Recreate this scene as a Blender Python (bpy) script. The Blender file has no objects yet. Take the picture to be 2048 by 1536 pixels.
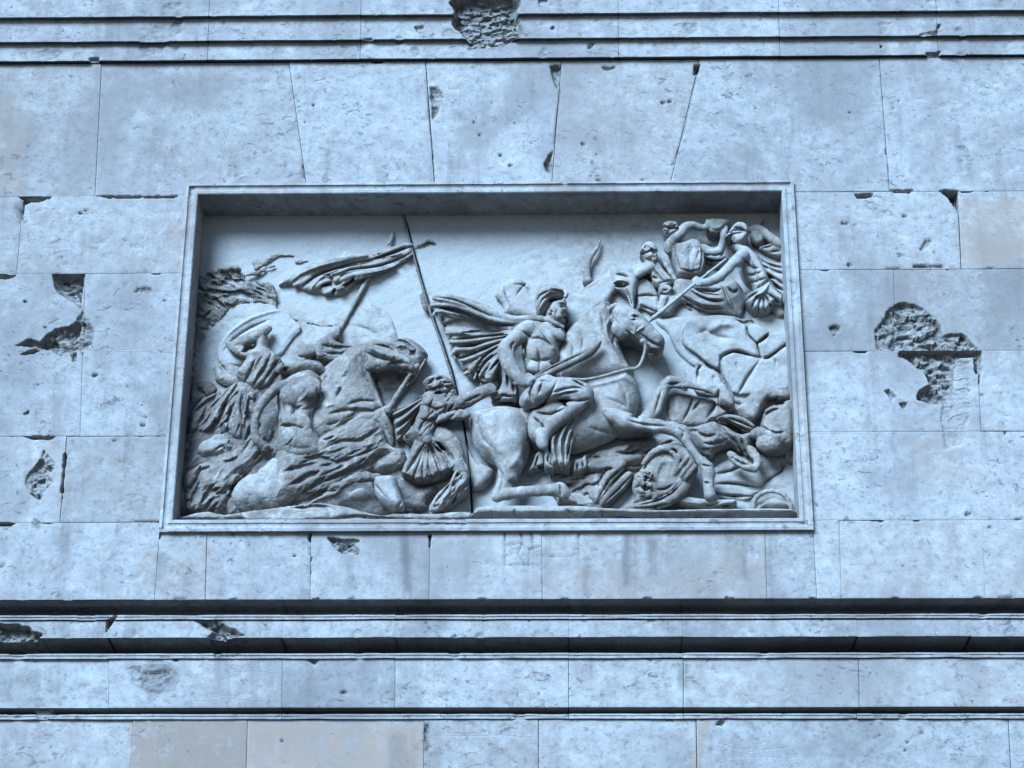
import bpy, bmesh, math, random
import numpy as np
from mathutils import Matrix, Vector

# ---------------------------------------------------------------- camera, sky, sun, exposure
scene = bpy.context.scene
Z0 = 6.67                                   # height of the relief frame's lower edge above the pavement
CAM = np.array([0.4428, -12.6042, -5.0725 + Z0])
PITCH, YAW, ROLL, FPX = 0.4493, -0.0226, 0.0058, 4435.0
_cp, _sp, _c, _s = math.cos(PITCH), math.sin(PITCH), math.cos(YAW), math.sin(YAW)
FW = np.array([_s * _cp, _c * _cp, _sp])
_rt = np.array([_c, -_s, 0.0])
_up = np.cross(_rt, FW)
RT = math.cos(ROLL) * _rt + math.sin(ROLL) * _up
UP = -math.sin(ROLL) * _rt + math.cos(ROLL) * _up

cam_data = bpy.data.cameras.new('camera')
cam = bpy.data.objects.new('camera', cam_data)
scene.collection.objects.link(cam)
cam_data.sensor_width = 36.0
cam_data.lens = 36.0 * FPX / 2048.0
cam_data.clip_end = 2000.0
M4 = Matrix.Identity(4)
for i in range(3):
    M4[i][0], M4[i][1], M4[i][2], M4[i][3] = RT[i], UP[i], -FW[i], CAM[i]
cam.matrix_world = M4
scene.camera = cam

SUN_EL, SUN_AZ = math.radians(35), math.radians(208)     # veiled high sun in front of the wall, blue overcast evening
world = bpy.data.worlds.new('World')
scene.world = world
world.use_nodes = True
wn = world.node_tree.nodes
bg = wn['Background']
sky = wn.new('ShaderNodeTexSky')
sky.sky_type = 'NISHITA'
sky.sun_disc = False
sky.ozone_density = 8.0
sky.dust_density = 0.0
sky.sun_elevation = SUN_EL
sky.sun_rotation = SUN_AZ
world.node_tree.links.new(sky.outputs['Color'], bg.inputs['Color'])
bg.inputs['Strength'].default_value = 0.05
sun_data = bpy.data.lights.new('sun', 'SUN')
sun_data.energy = 3.6
sun_data.angle = math.radians(30)
sun_data.color = (0.46, 0.70, 1.0)
sun = bpy.data.objects.new('sun', sun_data)
scene.collection.objects.link(sun)
sd = Vector((math.sin(SUN_AZ) * math.cos(SUN_EL), math.cos(SUN_AZ) * math.cos(SUN_EL), math.sin(SUN_EL)))
sun.rotation_euler = sd.to_track_quat('Z', 'Y').to_euler()
scene.view_settings.view_transform = 'Standard'
scene.view_settings.look = 'None'
scene.view_settings.gamma = 1.0
scene.view_settings.exposure = 2.2

# ---------------------------------------------------------------- helpers
C = scene.collection


def P(u, v, y):
    """point of the plane at depth y that the photograph's pixel (u, v) looks at"""
    u = np.asarray(u, float); v = np.asarray(v, float)
    d = FW[None] + RT[None] * ((u.reshape(-1, 1) - 1024) / FPX) - UP[None] * ((v.reshape(-1, 1) - 768) / FPX)
    t = (y - CAM[1]) / d[:, 1]
    return CAM[None] + d * t[:, None]


def Pxz(pts, y):
    a = np.array(pts, float)
    q = P(a[:, 0], a[:, 1], y)
    return q[:, [0, 2]]


def zrow(v, u=1024, y=0.0):
    return float(P([u], [v], y)[0, 2])


def xcol(u, v, y=0.0):
    return float(P([u], [v], y)[0, 0])


def project(X, Y, Z):
    dx, dy, dz = X - CAM[0], Y - CAM[1], Z - CAM[2]
    w = dx * FW[0] + dy * FW[1] + dz * FW[2]
    u = 1024 + FPX * (dx * RT[0] + dy * RT[1] + dz * RT[2]) / w
    v = 768 - FPX * (dx * UP[0] + dy * UP[1] + dz * UP[2]) / w
    return u, v


def _hash(i, j, k, seed):
    n = (i * 374761393 + j * 668265263 + k * 2147483647 + seed * 974634777) & 0xFFFFFFFF
    n = ((n ^ (n >> 13)) * 1274126177) & 0xFFFFFFFF
    n = n ^ (n >> 16)
    return (n & 0xFFFF).astype(np.float32) / 32767.5 - 1.0


def vnoise(x, y, z, seed=0):
    xi, yi, zi = np.floor(x), np.floor(y), np.floor(z)
    fx, fy, fz = (x - xi), (y - yi), (z - zi)
    xi, yi, zi = xi.astype(np.int64), yi.astype(np.int64), zi.astype(np.int64)
    sx, sy, sz = fx * fx * (3 - 2 * fx), fy * fy * (3 - 2 * fy), fz * fz * (3 - 2 * fz)
    r = 0
    for a in (0, 1):
        wa = sx if a else 1 - sx
        for b in (0, 1):
            wb = sy if b else 1 - sy
            for c in (0, 1):
                wc = sz if c else 1 - sz
                r = r + wa * wb * wc * _hash(xi + a, yi + b, zi + c, seed)
    return r


def fbm(x, y, z, f, octs=4, seed=0, ridged=False):
    r = 0; a = 1.0
    for o in range(octs):
        n = vnoise(x * f + 7.3 * o, y * f + 3.1 * o, z * f + 5.7 * o, seed + o)
        if ridged:
            n = 1 - 2 * np.abs(n)
        r = r + a * n
        a *= 0.5; f *= 2.05
    return r


def sstep(a, b, x):
    t = np.clip((x - a) / (b - a), 0, 1)
    return t * t * (3 - 2 * t)


def poly_sdf(px, pz, poly):
    """signed distance to a polygon, negative inside"""
    poly = np.asarray(poly, float)
    n = len(poly)
    d = np.full(px.shape, 1e18)
    inside = np.zeros(px.shape, bool)
    for i in range(n):
        ax, az = poly[i]; bx, bz = poly[(i + 1) % n]
        ex, ez = bx - ax, bz - az
        wx, wz = px - ax, pz - az
        t = np.clip((wx * ex + wz * ez) / (ex * ex + ez * ez + 1e-12), 0, 1)
        d = np.minimum(d, (wx - ex * t) ** 2 + (wz - ez * t) ** 2)
        c = ((az <= pz) & (bz > pz)) | ((bz <= pz) & (az > pz))
        with np.errstate(divide='ignore', invalid='ignore'):
            xx = ax + (pz - az) / (bz - az + 1e-18) * ex
        inside ^= c & (px < xx)
    d = np.sqrt(d)
    return np.where(inside, -d, d)


def catmull(pts, sub=3, closed=True):
    p = np.array(pts, float); n = len(p); out = []
    rng = range(n) if closed else range(n - 1)
    for i in rng:
        if closed:
            a, b, c, d = p[(i - 1) % n], p[i], p[(i + 1) % n], p[(i + 2) % n]
        else:
            a, b, c, d = p[max(i - 1, 0)], p[i], p[i + 1], p[min(i + 2, n - 1)]
        for k in range(sub):
            t = k / sub
            out.append(0.5 * ((2 * b) + (c - a) * t + (2 * a - 5 * b + 4 * c - d) * t * t + (3 * b - a - 3 * c + d) * t ** 3))
    if not closed:
        out.append(p[-1])
    return np.array(out)


def mesh_np(name, V, F, mat, smooth=True, attrs=None, parent=None):
    """one mesh object from numpy vertices and quads"""
    me = bpy.data.meshes.new(name)
    V = np.ascontiguousarray(V, np.float32); F = np.ascontiguousarray(F, np.int32)
    me.vertices.add(len(V)); me.vertices.foreach_set('co', V.ravel())
    me.loops.add(F.size); me.loops.foreach_set('vertex_index', F.ravel())
    me.polygons.add(len(F))
    me.polygons.foreach_set('loop_start', np.arange(0, F.size, F.shape[1], dtype=np.int32))
    me.polygons.foreach_set('use_smooth', np.full(len(F), smooth))
    me.update(calc_edges=True)
    for k, a in (attrs or {}).items():
        at = me.attributes.new(k, 'FLOAT', 'POINT')
        at.data.foreach_set('value', np.ascontiguousarray(a, np.float32))
    me.materials.append(mat)
    o = bpy.data.objects.new(name, me)
    C.objects.link(o)
    if parent is not None:
        o.parent = parent
        o.matrix_parent_inverse = Matrix.Translation(-parent.location)
    return o


def empty(name, loc, label, cat, group=None):
    o = bpy.data.objects.new(name, None)
    o.empty_display_size = 0.2
    o.location = loc
    C.objects.link(o)
    o['label'] = label; o['category'] = cat
    if group:
        o['group'] = group
    return o


# ---------------------------------------------------------------- materials
def new_mat(name):
    m = bpy.data.materials.new(name); m.use_nodes = True
    nt = m.node_tree
    return m, nt, nt.nodes, nt.links, nt.nodes['Principled BSDF']


def N(nt, typ, **kw):
    n = nt.nodes.new(typ)
    for k, v in kw.items():
        setattr(n, k, v)
    return n


def noise(nt, co, scale, detail=6, rough=0.6, dist=0.0):
    n = N(nt, 'ShaderNodeTexNoise')
    n.inputs['Scale'].default_value = scale; n.inputs['Detail'].default_value = detail
    n.inputs['Roughness'].default_value = rough; n.inputs['Distortion'].default_value = dist
    nt.links.new(co, n.inputs['Vector'])
    return n.outputs['Fac']


def ramp(nt, fac, a, b, lo=0.0, hi=1.0):
    n = N(nt, 'ShaderNodeMapRange'); n.interpolation_type = 'SMOOTHSTEP'
    n.inputs['From Min'].default_value = a; n.inputs['From Max'].default_value = b
    n.inputs['To Min'].default_value = lo; n.inputs['To Max'].default_value = hi
    nt.links.new(fac, n.inputs['Value'])
    return n.outputs['Result']


def mixc(nt, fac, a, b, mode='MIX'):
    n = N(nt, 'ShaderNodeMix'); n.data_type = 'RGBA'; n.blend_type = mode
    for sock, val in ((n.inputs[0], fac), (n.inputs[6], a), (n.inputs[7], b)):
        if isinstance(val, (int, float)):
            sock.default_value = val
        elif isinstance(val, tuple):
            sock.default_value = (*val, 1.0)
        else:
            nt.links.new(val, sock)
    return n.outputs[2]


def math_(nt, op, a, b=None):
    n = N(nt, 'ShaderNodeMath'); n.operation = op
    for sock, val in ((n.inputs[0], a), (n.inputs[1], b)):
        if val is None:
            continue
        if isinstance(val, (int, float)):
            sock.default_value = val
        else:
            nt.links.new(val, sock)
    return n.outputs[0]


def attr(nt, name):
    n = N(nt, 'ShaderNodeAttribute'); n.attribute_name = name
    return n.outputs['Fac']


def coords(nt, sx=1, sy=1, sz=1):
    t = N(nt, 'ShaderNodeNewGeometry')
    m = N(nt, 'ShaderNodeMapping')
    m.inputs['Scale'].default_value = (sx, sy, sz)
    nt.links.new(t.outputs['Position'], m.inputs['Vector'])
    return m.outputs['Vector']


def travertine(name):
    m, nt, nd, lk, bs = new_mat(name)
    co = coords(nt); cs = coords(nt, 1.0, 1.0, 1.2); cd = coords(nt, 3.0, 1.0, 0.35)
    big = noise(nt, co, 1.7, 5, 0.6)
    cloud = noise(nt, cs, 9.0, 9, 0.74, 0.15)
    fine = noise(nt, cs, 60, 5, 0.7)
    grain = noise(nt, co, 210, 3, 0.7)
    vein = noise(nt, coords(nt, 1.0, 1.0, 1.6), 11, 8, 0.74, 1.2)
    veinf = noise(nt, cs, 38, 6, 0.7, 1.0)
    drip = noise(nt, cd, 3.2, 6, 0.6)
    mid = noise(nt, cs, 21, 8, 0.72, 0.2)
    speck = noise(nt, cs, 95, 4, 0.65, 0.3)
    area = noise(nt, coords(nt, 1.0, 1.0, 0.8), 1.1, 4, 0.6, 0.5)
    base = mixc(nt, ramp(nt, big, 0.35, 0.7), (0.235, 0.228, 0.215), (0.205, 0.188, 0.178))
    base = mixc(nt, ramp(nt, cloud, 0.46, 0.66, 0, 0.65), base, (0.150, 0.130, 0.122))
    base = mixc(nt, ramp(nt, mid, 0.51, 0.66, 0, 0.75), base, (0.122, 0.102, 0.094))
    base = mixc(nt, ramp(nt, cloud, 0.48, 0.34, 0, 0.6), base, (0.30, 0.295, 0.285))
    base = mixc(nt, ramp(nt, fine, 0.52, 0.70, 0, 0.5), base, (0.110, 0.098, 0.094))
    base = mixc(nt, ramp(nt, speck, 0.60, 0.74, 0, 0.35), base, (0.09, 0.082, 0.08))
    base = mixc(nt, ramp(nt, area, 0.46, 0.64, 0, 0.65), base, (0.125, 0.112, 0.106))
    base = mixc(nt, math_(nt, 'MULTIPLY', ramp(nt, drip, 0.50, 0.68, 0, 0.5), ramp(nt, big, 0.4, 0.6)), base, (0.10, 0.092, 0.088))
    spots = math_(nt, 'MULTIPLY', ramp(nt, vein, 0.585, 0.63), ramp(nt, noise(nt, co, 2.6, 4, 0.6, 0.6), 0.47, 0.60, 0.05, 1.0))
    base = mixc(nt, math_(nt, 'MULTIPLY', spots, 0.8), base, (0.075, 0.068, 0.066))
    base = mixc(nt, math_(nt, 'MULTIPLY', ramp(nt, veinf, 0.64, 0.72), ramp(nt, cloud, 0.4, 0.6, 0.1, 0.8)), base, (0.075, 0.07, 0.07))
    base = mixc(nt, math_(nt, 'MULTIPLY', attr(nt, 'tan'), ramp(nt, cloud, 0.3, 0.6, 0.35, 1.0)), base, (0.205, 0.145, 0.108))
    base = mixc(nt, math_(nt, 'MULTIPLY', attr(nt, 'drip'), ramp(nt, drip, 0.36, 0.56)), base, (0.075, 0.066, 0.06))
    tone = attr(nt, 'tone')
    hs = N(nt, 'ShaderNodeHueSaturation'); lk.new(tone, hs.inputs['Value']); lk.new(base, hs.inputs['Color'])
    base = hs.outputs['Color']
    core = mixc(nt, ramp(nt, noise(nt, coords(nt, 1, 1, 2.0), 24, 7, 0.72), 0.36, 0.66), (0.225, 0.210, 0.190), (0.080, 0.073, 0.068))
    base = mixc(nt, attr(nt, 'broken'), base, core)
    base = mixc(nt, math_(nt, 'MULTIPLY', attr(nt, 'soot'), 1.0), base, (0.0300, 0.0280, 0.0275))
    lk.new(base, bs.inputs['Base Color'])
    bs.inputs['Roughness'].default_value = 0.85
    bs.inputs['Specular IOR Level'].default_value = 0.25
    pits = math_(nt, 'ADD', math_(nt, 'MULTIPLY', spots, -1.1), math_(nt, 'MULTIPLY', ramp(nt, veinf, 0.63, 0.73), -0.9))
    hgt = math_(nt, 'ADD', pits, math_(nt, 'MULTIPLY', grain, 0.35))
    hgt = math_(nt, 'ADD', hgt, math_(nt, 'MULTIPLY', cloud, 0.5))
    rub = math_(nt, 'ADD', noise(nt, coords(nt, 1, 1, 1.8), 30, 8, 0.75, 0.8), math_(nt, 'MULTIPLY', noise(nt, co, 75, 5, 0.7), 0.5))
    hgt = math_(nt, 'ADD', hgt, math_(nt, 'MULTIPLY', math_(nt, 'MULTIPLY', rub, attr(nt, 'broken')), 3.5))
    bp = N(nt, 'ShaderNodeBump'); bp.inputs['Strength'].default_value = 0.6; bp.inputs['Distance'].default_value = 0.006
    lk.new(hgt, bp.inputs['Height']); lk.new(bp.outputs['Normal'], bs.inputs['Normal'])
    return m


def carved(name):
    m, nt, nd, lk, bs = new_mat(name)
    co = coords(nt); cs = coords(nt, 1.0, 1.0, 1.4)
    n1 = noise(nt, co, 3.2, 6, 0.62, 0.4); n2 = noise(nt, co, 11, 7, 0.7, 0.7); n3 = noise(nt, cs, 46, 6, 0.7, 0.5)
    n4 = noise(nt, co, 24, 6, 0.7, 1.2)
    grain = noise(nt, co, 190, 3, 0.7)
    lev = attr(nt, 'crust')
    crust = math_(nt, 'ADD', math_(nt, 'ADD', math_(nt, 'MULTIPLY', n1, 0.45), math_(nt, 'MULTIPLY', math_(nt, 'ADD', n4, n2), 0.3)), math_(nt, 'MULTIPLY', lev, 0.85))
    base = mixc(nt, ramp(nt, math_(nt, 'ADD', n2, math_(nt, 'MULTIPLY', lev, 1.5)), 0.28, 0.66), (0.245, 0.235, 0.218), (0.185, 0.158, 0.131))
    base = mixc(nt, ramp(nt, n3, 0.5, 0.72, 0, 0.45), base, (0.12, 0.105, 0.095))
    base = mixc(nt, ramp(nt, crust, 0.48, 0.70, 0, 0.9), base, (0.084, 0.071, 0.064))
    base = mixc(nt, math_(nt, 'MULTIPLY', ramp(nt, n3, 0.56, 0.68), ramp(nt, crust, 0.45, 0.75, 0.05, 0.85)), base, (0.035, 0.032, 0.032))
    base = mixc(nt, ramp(nt, math_(nt, 'ADD', math_(nt, 'MULTIPLY', n4, 0.5), math_(nt, 'MULTIPLY', n2, 0.5)), 0.46, 0.36, 0, 0.6), base, (0.295, 0.28, 0.257))
    lk.new(base, bs.inputs['Base Color'])
    bs.inputs['Roughness'].default_value = 0.8
    bs.inputs['Specular IOR Level'].default_value = 0.3
    hgt = math_(nt, 'ADD', math_(nt, 'MULTIPLY', grain, 0.3), math_(nt, 'MULTIPLY', n3, -0.9))
    hgt = math_(nt, 'ADD', hgt, math_(nt, 'MULTIPLY', n4, -0.8))
    bp = N(nt, 'ShaderNodeBump'); bp.inputs['Strength'].default_value = 0.6; bp.inputs['Distance'].default_value = 0.009
    lk.new(hgt, bp.inputs['Height']); lk.new(bp.outputs['Normal'], bs.inputs['Normal'])
    return m


STONE = travertine('weathered_travertine')
CARVED = carved('weathered_carved_stone')
m, nt, nd, lk, bs = new_mat('dark_mortar_core')
bs.inputs['Roughness'].default_value = 0.95
lk.new(mixc(nt, noise(nt, coords(nt), 20), (0.0150, 0.0140, 0.0135), (0.0400, 0.0375, 0.0350)), bs.inputs['Base Color'])
CORE = m
m, nt, nd, lk, bs = new_mat('pavement_asphalt')
bs.inputs['Roughness'].default_value = 0.9
lk.new(mixc(nt, noise(nt, coords(nt), 3, 8), (0.0225, 0.0225, 0.0235), (0.0400, 0.0390, 0.0375)), bs.inputs['Base Color'])
ASPH = m

# ---------------------------------------------------------------- damage, stains: all in metres on the wall's own face
LAYY = {0: 0.0, 4: 0.122, 5: 0.160}
DMG = []      # (polygon xz, depth, ramp width, rough amplitude, colour strength)


def dmg(pts, depth, rampw=0.03, rough=0.02, col=1.0, layer=0, clip=None):
    q = Pxz(pts, LAYY[layer])
    lo, hi = q.min(0) - 0.05, q.max(0) + 0.05
    if clip:                                 # the break stops dead at a joint
        cq = Pxz([(clip[0], clip[3]), (clip[1], clip[2])], LAYY[layer])
        lo = np.maximum(lo, cq[0]); hi = np.minimum(hi, cq[1])
    DMG.append((layer, q, depth, rampw, rough, col, lo, hi))


dmg([(857,172),(872,172),(884,182),(889,195),(880,215),(876,228),(864,240)], 0.035, 0.03, 0.03)
dmg([(1098,130),(1124,128),(1120,155),(1116,182),(1106,162)], 0.05, 0.02, 0.01)
dmg([(1107,298),(1094,312),(1086,326),(1090,340),(1103,350)], 0.05, 0.03, 0.012)
dmg([(1200,132),(1235,131),(1222,142),(1208,140)], 0.03, 0.02, 0.008, 0.5)
dmg([(1388,128),(1402,128),(1396,146),(1386,150)], 0.06, 0.02, 0.01)
dmg([(98,500),(240,500),(240,560),(182,622),(166,622),(150,606),(122,592),(106,572)], 0.10, 0.06, 0.03, 0.8, clip=(60, 169, 548, 640))
dmg([(-20,548),(34,547),(28,556),(-20,560)], 0.05, 0.02, 0.01, 0.5)
dmg([(28,692),(55,676),(80,682),(92,670),(110,658),(135,652),(158,638),(166,600),(240,600),(240,690),(175,716),(160,720),(145,724),(138,706),(120,714),(100,700),(60,709),(35,711),(70,696)], 0.06, 0.018, 0.05, 1.0, clip=(0, 167, 580, 740))
dmg([(150,640),(166,616),(176,640),(190,660),(186,690),(164,712),(150,690)], 0.035, 0.03, 0.04)
dmg([(48,968),(52,950),(70,932),(88,900),(100,912),(110,925),(108,940),(98,950),(110,966),(92,978),(80,1002),(60,988)], 0.028, 0.014, 0.045, 0.8)
dmg([(268,584),(276,574),(290,572),(304,577),(306,584),(290,588)], 0.02, 0.015, 0.008, 0.7)
dmg([(1788,608),(1806,603),(1826,608),(1850,618),(1872,634),(1884,655),(1888,668),(1902,664),(1926,667),(1944,684),(1960,699),(1960,730),(1780,730),(1780,640)], 0.04, 0.014, 0.05, clip=(1789.5, 2000, 590, 700.5))
dmg([(1748,662),(1764,640),(1780,614),(1800,604),(1830,640),(1830,702),(1800,704),(1752,697)], 0.03, 0.012, 0.045, clip=(1740, 1789.5, 590, 705))
dmg([(1790,670),(1970,670),(1964,735),(1953,752),(1944,716),(1918,716),(1910,740),(1908,770),(1894,806),(1862,808),(1832,800),(1838,778),(1858,768),(1846,742),(1815,722),(1798,712)], 0.06, 0.03, 0.05, clip=(1780, 1990, 701.5, 830))
dmg([(1895,725),(1912,720),(1940,722),(1944,800),(1930,890),(1890,900),(1880,840)], 0.012, 0.015, 0.01, 0.25)
dmg([(1655,652),(1668,648),(1682,650),(1680,662),(1670,672),(1658,664)], 0.03, 0.015, 0.012)
dmg([(1766,780),(1780,776),(1794,794),(1784,802)], 0.03, 0.02, 0.012, 0.6)
dmg([(1800,806),(1818,802),(1814,816),(1804,816)], 0.03, 0.015, 0.012, 0.9)
dmg([(1872,380),(1917,380),(1918,428),(1908,412),(1896,394)], 0.11, 0.015, 0.01, 0.7)
dmg([(1706,386),(1748,386),(1742,396),(1712,397)], 0.05, 0.012, 0.01, 0.8)
dmg([(1780,380),(1826,380),(1818,387),(1790,387)], 0.09, 0.008, 0.005, 0.5)
dmg([(1818,535),(1890,535),(1886,530),(1830,529)], 0.03, 0.01, 0.02, 0.8)
dmg([(40,392),(105,392),(98,398),(48,410)], 0.08, 0.012, 0.006, 0.4)
dmg([(195,392),(360,391),(355,396),(300,397),(215,396)], 0.06, 0.01, 0.008, 0.4)
dmg([(42,408),(48,408),(46,440),(40,440)], 0.06, 0.008, 0.004, 0.4)
dmg([(40,872),(110,873),(104,878),(96,880),(64,878)], 0.05, 0.01, 0.008, 0.8)
dmg([(128,905),(133,905),(126,985),(121,985)], 0.05, 0.008, 0.005, 0.6)
dmg([(655,1075),(668,1073),(690,1078),(720,1076),(722,1084),(712,1088),(720,1100),(718,1112),(704,1110),(690,1108),(672,1102),(664,1090)], 0.04, 0.02, 0.05)
dmg([(-10,1046),(36,1045),(20,1050),(-10,1050)], 0.05, 0.01, 0.005, 0.6)
dmg([(1838,498),(1850,478),(1866,478),(1862,492),(1844,502),(1820,492)], 0.018, 0.012, 0.01, 0.6)
dmg([(45,827),(58,820),(60,830),(48,832)], 0.02, 0.012, 0.01, 0.8)
dmg([(855,1068),(864,1066),(863,1095),(858,1094)], 0.05, 0.01, 0.005, 0.7)
dmg([(617,1068),(624,1066),(622,1110),(617,1110)], 0.03, 0.008, 0.006, 0.6)
dmg([(1955,716),(1962,702),(1966,740),(1958,775)], 0.03, 0.01, 0.006, 0.6)
rnd = random.Random(4)
for k in range(13):                          # drip notches in the wall's overhanging lower edge
    u = 136 + 165.5 * k
    vv = 1202 - 0.0025 * u
    dmg([(u - 12, vv + 3), (u - 7, vv - 3.5), (u + 7, vv - 3.5), (u + 12, vv + 3)], 0.03, 0.012, 0.0, 0.0)
for (u, v, s) in [(160,427,6),(172,420,4),(113,385,3),(627,210,3),(610,245,5),(52,603,4),(92,655,4),(950,245,5),(1000,310,6),(1325,205,5),(1340,202,5),(1165,288,4),(1193,308,3),
                  (1140,358,4),(1198,362,7),(1285,360,3),(1700,225,4),(1796,202,4),(1965,790,6),(1810,432,5),(1690,445,6),(1700,530,5),(1870,505,4),(2010,865,4),(1980,1055,6),(265,845,4),(285,850,5),
                  (290,832,5),(255,772,3),(190,750,7),(175,745,4),(222,1108,6),(188,1115,5),(262,1148,9),(590,1112,5),(1340,1073,4),(1805,1132,4),(1895,1135,4),(1420,720,3),(1640,950,3),(1740,1140,3),
                  (1935,1028,7),(1760,660,3),(250,480,4),(75,770,4),(330,600,5),(560,1130,4),(230,880,6),(100,875,7),(960,270,4),(1020,330,5),(985,205,4)]:
    pp = []
    for a in range(7):
        r = s * rnd.uniform(0.55, 1.2)
        pp.append((u + 1.3 * r * math.cos(a * 0.9), v + 0.8 * r * math.sin(a * 0.9)))
    dmg(pp, 0.02, 0.01, 0.006, 0.75)


def facets(x, z, cell, seed):
    """broken-stone facets: random tilted planes over jittered cells"""
    X, Z_ = x / (cell * 1.5), z / cell
    xi, zi = np.floor(X).astype(np.int64), np.floor(Z_).astype(np.int64)
    best = np.full(x.shape, 1e9); h = np.zeros_like(x)
    for a in (-1, 0, 1):
        for b in (-1, 0, 1):
            ci, cj = xi + a, zi + b
            px = ci + 0.5 + 0.48 * _hash(ci, cj, ci * 0, seed); pz = cj + 0.5 + 0.48 * _hash(ci, cj, ci * 0 + 1, seed)
            d = (X - px) ** 2 + (Z_ - pz) ** 2
            k = d < best
            hh = 0.6 * _hash(ci, cj, ci * 0 + 2, seed) + 0.9 * _hash(ci, cj, ci * 0 + 3, seed) * (X - px) + (0.5 + 0.7 * _hash(ci, cj, ci * 0 + 4, seed)) * (Z_ - pz)
            h = np.where(k, hh, h); best = np.where(k, d, best)
    return h


GROOVE = []


def groove(pts, w=0.0015, depth=0.006, col=0.5, layer=0):
    q = Pxz(pts, LAYY[layer])
    GROOVE.append((layer, q, w, depth, col, q.min(0) - 0.03, q.max(0) + 0.03))


for q in ([(1010,1066),(1008,1130),(1082,1130)], [(1158,1062),(1158,1110),(1086,1112)], [(1012,1092),(1040,1085),(1060,1100),(1082,1092)], [(1040,1066),(1046,1085),(1036,1108),(1050,1130)], [(1060,1100),(1056,1130)], [(1062,1064),(1066,1096)]):
    groove(q, 0.0016, 0.014, 0.8)
for q in ([(150,700),(260,702),(375,703)], [(1612,864),(1740,866)], [(8,700),(4,770)], [(340,450),(338,530)], [(210,290),(196,380)], [(640,352),(616,320)], [(45,680),(20,720)], [(246,1130),(262,1148),(248,1180)], [(262,1148),(282,1128)],
          [(1965,1050),(1968,1190)], [(860,365),(850,368)], [(190,740),(230,700),(300,690),(330,660)], [(120,720),(170,750),(210,748)], [(300,640),(260,700)], [(1700,480),(1690,520)], [(1040,130),(1060,150)]):
    groove(q, 0.0006, 0.004, 0.35)
for q in ([(1397,130),(1390,170),(1378,215),(1372,250),(1355,300),(1346,330)], [(1122,180),(1114,240),(1108,290)], [(852,160),(860,240),(868,330)]):
    groove(q, 0.0022, 0.012, 0.5)
for q in ([(380,1400),(470,1396),(540,1402)], [(300,1340),(330,1380),(290,1410)], [(450,1345),(500,1338),(560,1345)]):
    groove(q, 0.0008, 0.005, 0.4, 4)
for q in ([(866,1468),(920,1472),(980,1468),(1064,1472)], [(855,1445),(862,1490),(856,1540)], [(1440,1485),(1500,1500),(1580,1492)], [(1480,1510),(1560,1512)]):
    groove(q, 0.0012, 0.007, 0.5, 5)
dmg([(680,1386),(690,1376),(700,1388),(696,1392)], 0.02, 0.01, 0.004, 0.5, 4)
for u in (848, 868, 1036, 1078):
    dmg([(u-5,1386),(u,1382),(u+6,1388),(u,1393)], 0.012, 0.01, 0.003, 0.5, 4)
dmg([(612,1318),(640,1318),(628,1332)], 0.03, 0.02, 0.008, 0.6, 4)
dmg([(250,1330),(330,1325),(362,1345),(350,1380),(300,1390),(262,1365)], 0.012, 0.05, 0.03, 0.45, 4)
dmg([(1440,1441),(1452,1441),(1446,1452),(1430,1448)], 0.03, 0.012, 0.006, 0.6, 5)
dmg([(849,1446),(862,1450),(866,1500),(850,1510)], 0.02, 0.01, 0.006, 0.5, 5)
for (u, v) in ((180,1468),(70,1500),(80,1530),(1760,1470),(1810,1500),(1815,1484),(565,1482)):
    dmg([(u-5,v),(u,v-4),(u+6,v),(u,v+4)], 0.02, 0.01, 0.004, 0.8, 5)


def wall_damage(x, z, layer=0):
    """inward depth and colour of breakage at points of the upper wall"""
    dep = np.zeros_like(x); col = np.zeros_like(x)
    for ly, q, depth, rw, rough, c, lo, hi in DMG:
        if ly != layer:
            continue
        s = (x > lo[0]) & (x < hi[0]) & (z > lo[1]) & (z < hi[1])
        if not s.any():
            continue
        xs, zs = x[s], z[s]
        wob = 0.006 * fbm(xs, zs * 0, zs, 22, 3, 5)
        d = -(poly_sdf(xs, zs, q) + wob)
        t = np.clip(d / rw, 0, 1)
        prof = t * (2 - t)
        xf = xs + 0.012 * fbm(xs, xs * 0, zs, 12, 3, 55); zf = zs + 0.012 * fbm(xs, xs * 0, zs, 12, 3, 56)
        rg = fbm(xs * 0.7, xs * 0, zs * 1.8, 11, 5, 11, True)
        hgt = prof * depth + np.where(d > 0, t, 0) * rough * (0.18 * rg + 0.55 * facets(xf, zf, 0.055, 5) + 0.28 * facets(xf, zf, 0.022, 9) - 0.05)
        hgt = np.where(d > 0, np.clip(hgt, 0.002, 0.105), 0)
        dep[s] = np.maximum(dep[s], hgt)
        col[s] = np.maximum(col[s], sstep(-0.001, 0.004, d) * c)
    for ly, q, w, depth, c, lo, hi in GROOVE:
        if ly != layer:
            continue
        s = (x > lo[0]) & (x < hi[0]) & (z > lo[1]) & (z < hi[1])
        if not s.any():
            continue
        xs = x[s] + 0.004 * fbm(x[s], z[s], z[s] * 0, 9, 3, 71); zs = z[s] + 0.004 * fbm(x[s], z[s], z[s] * 0 + 5, 9, 3, 72)
        best = np.full(len(xs), 1e9)
        for a, b in zip(q[:-1], q[1:]):
            e = b - a
            t = np.clip(((xs - a[0]) * e[0] + (zs - a[1]) * e[1]) / (e @ e + 1e-12), 0, 1)
            best = np.minimum(best, np.hypot(xs - a[0] - t * e[0], zs - a[1] - t * e[1]))
        g = np.exp(-(best / (w + 0.0035)) ** 2)
        dep[s] += depth * g
        col[s] = np.maximum(col[s], c * np.clip(g * 1.2, 0, 1))
    return dep, col


STAIN = []


def stain(kind, pts, soft, amount, y=0.0):
    q = Pxz(pts, y)
    STAIN.append((kind, q, soft, amount, q.min(0) - soft, q.max(0) + soft))


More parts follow.
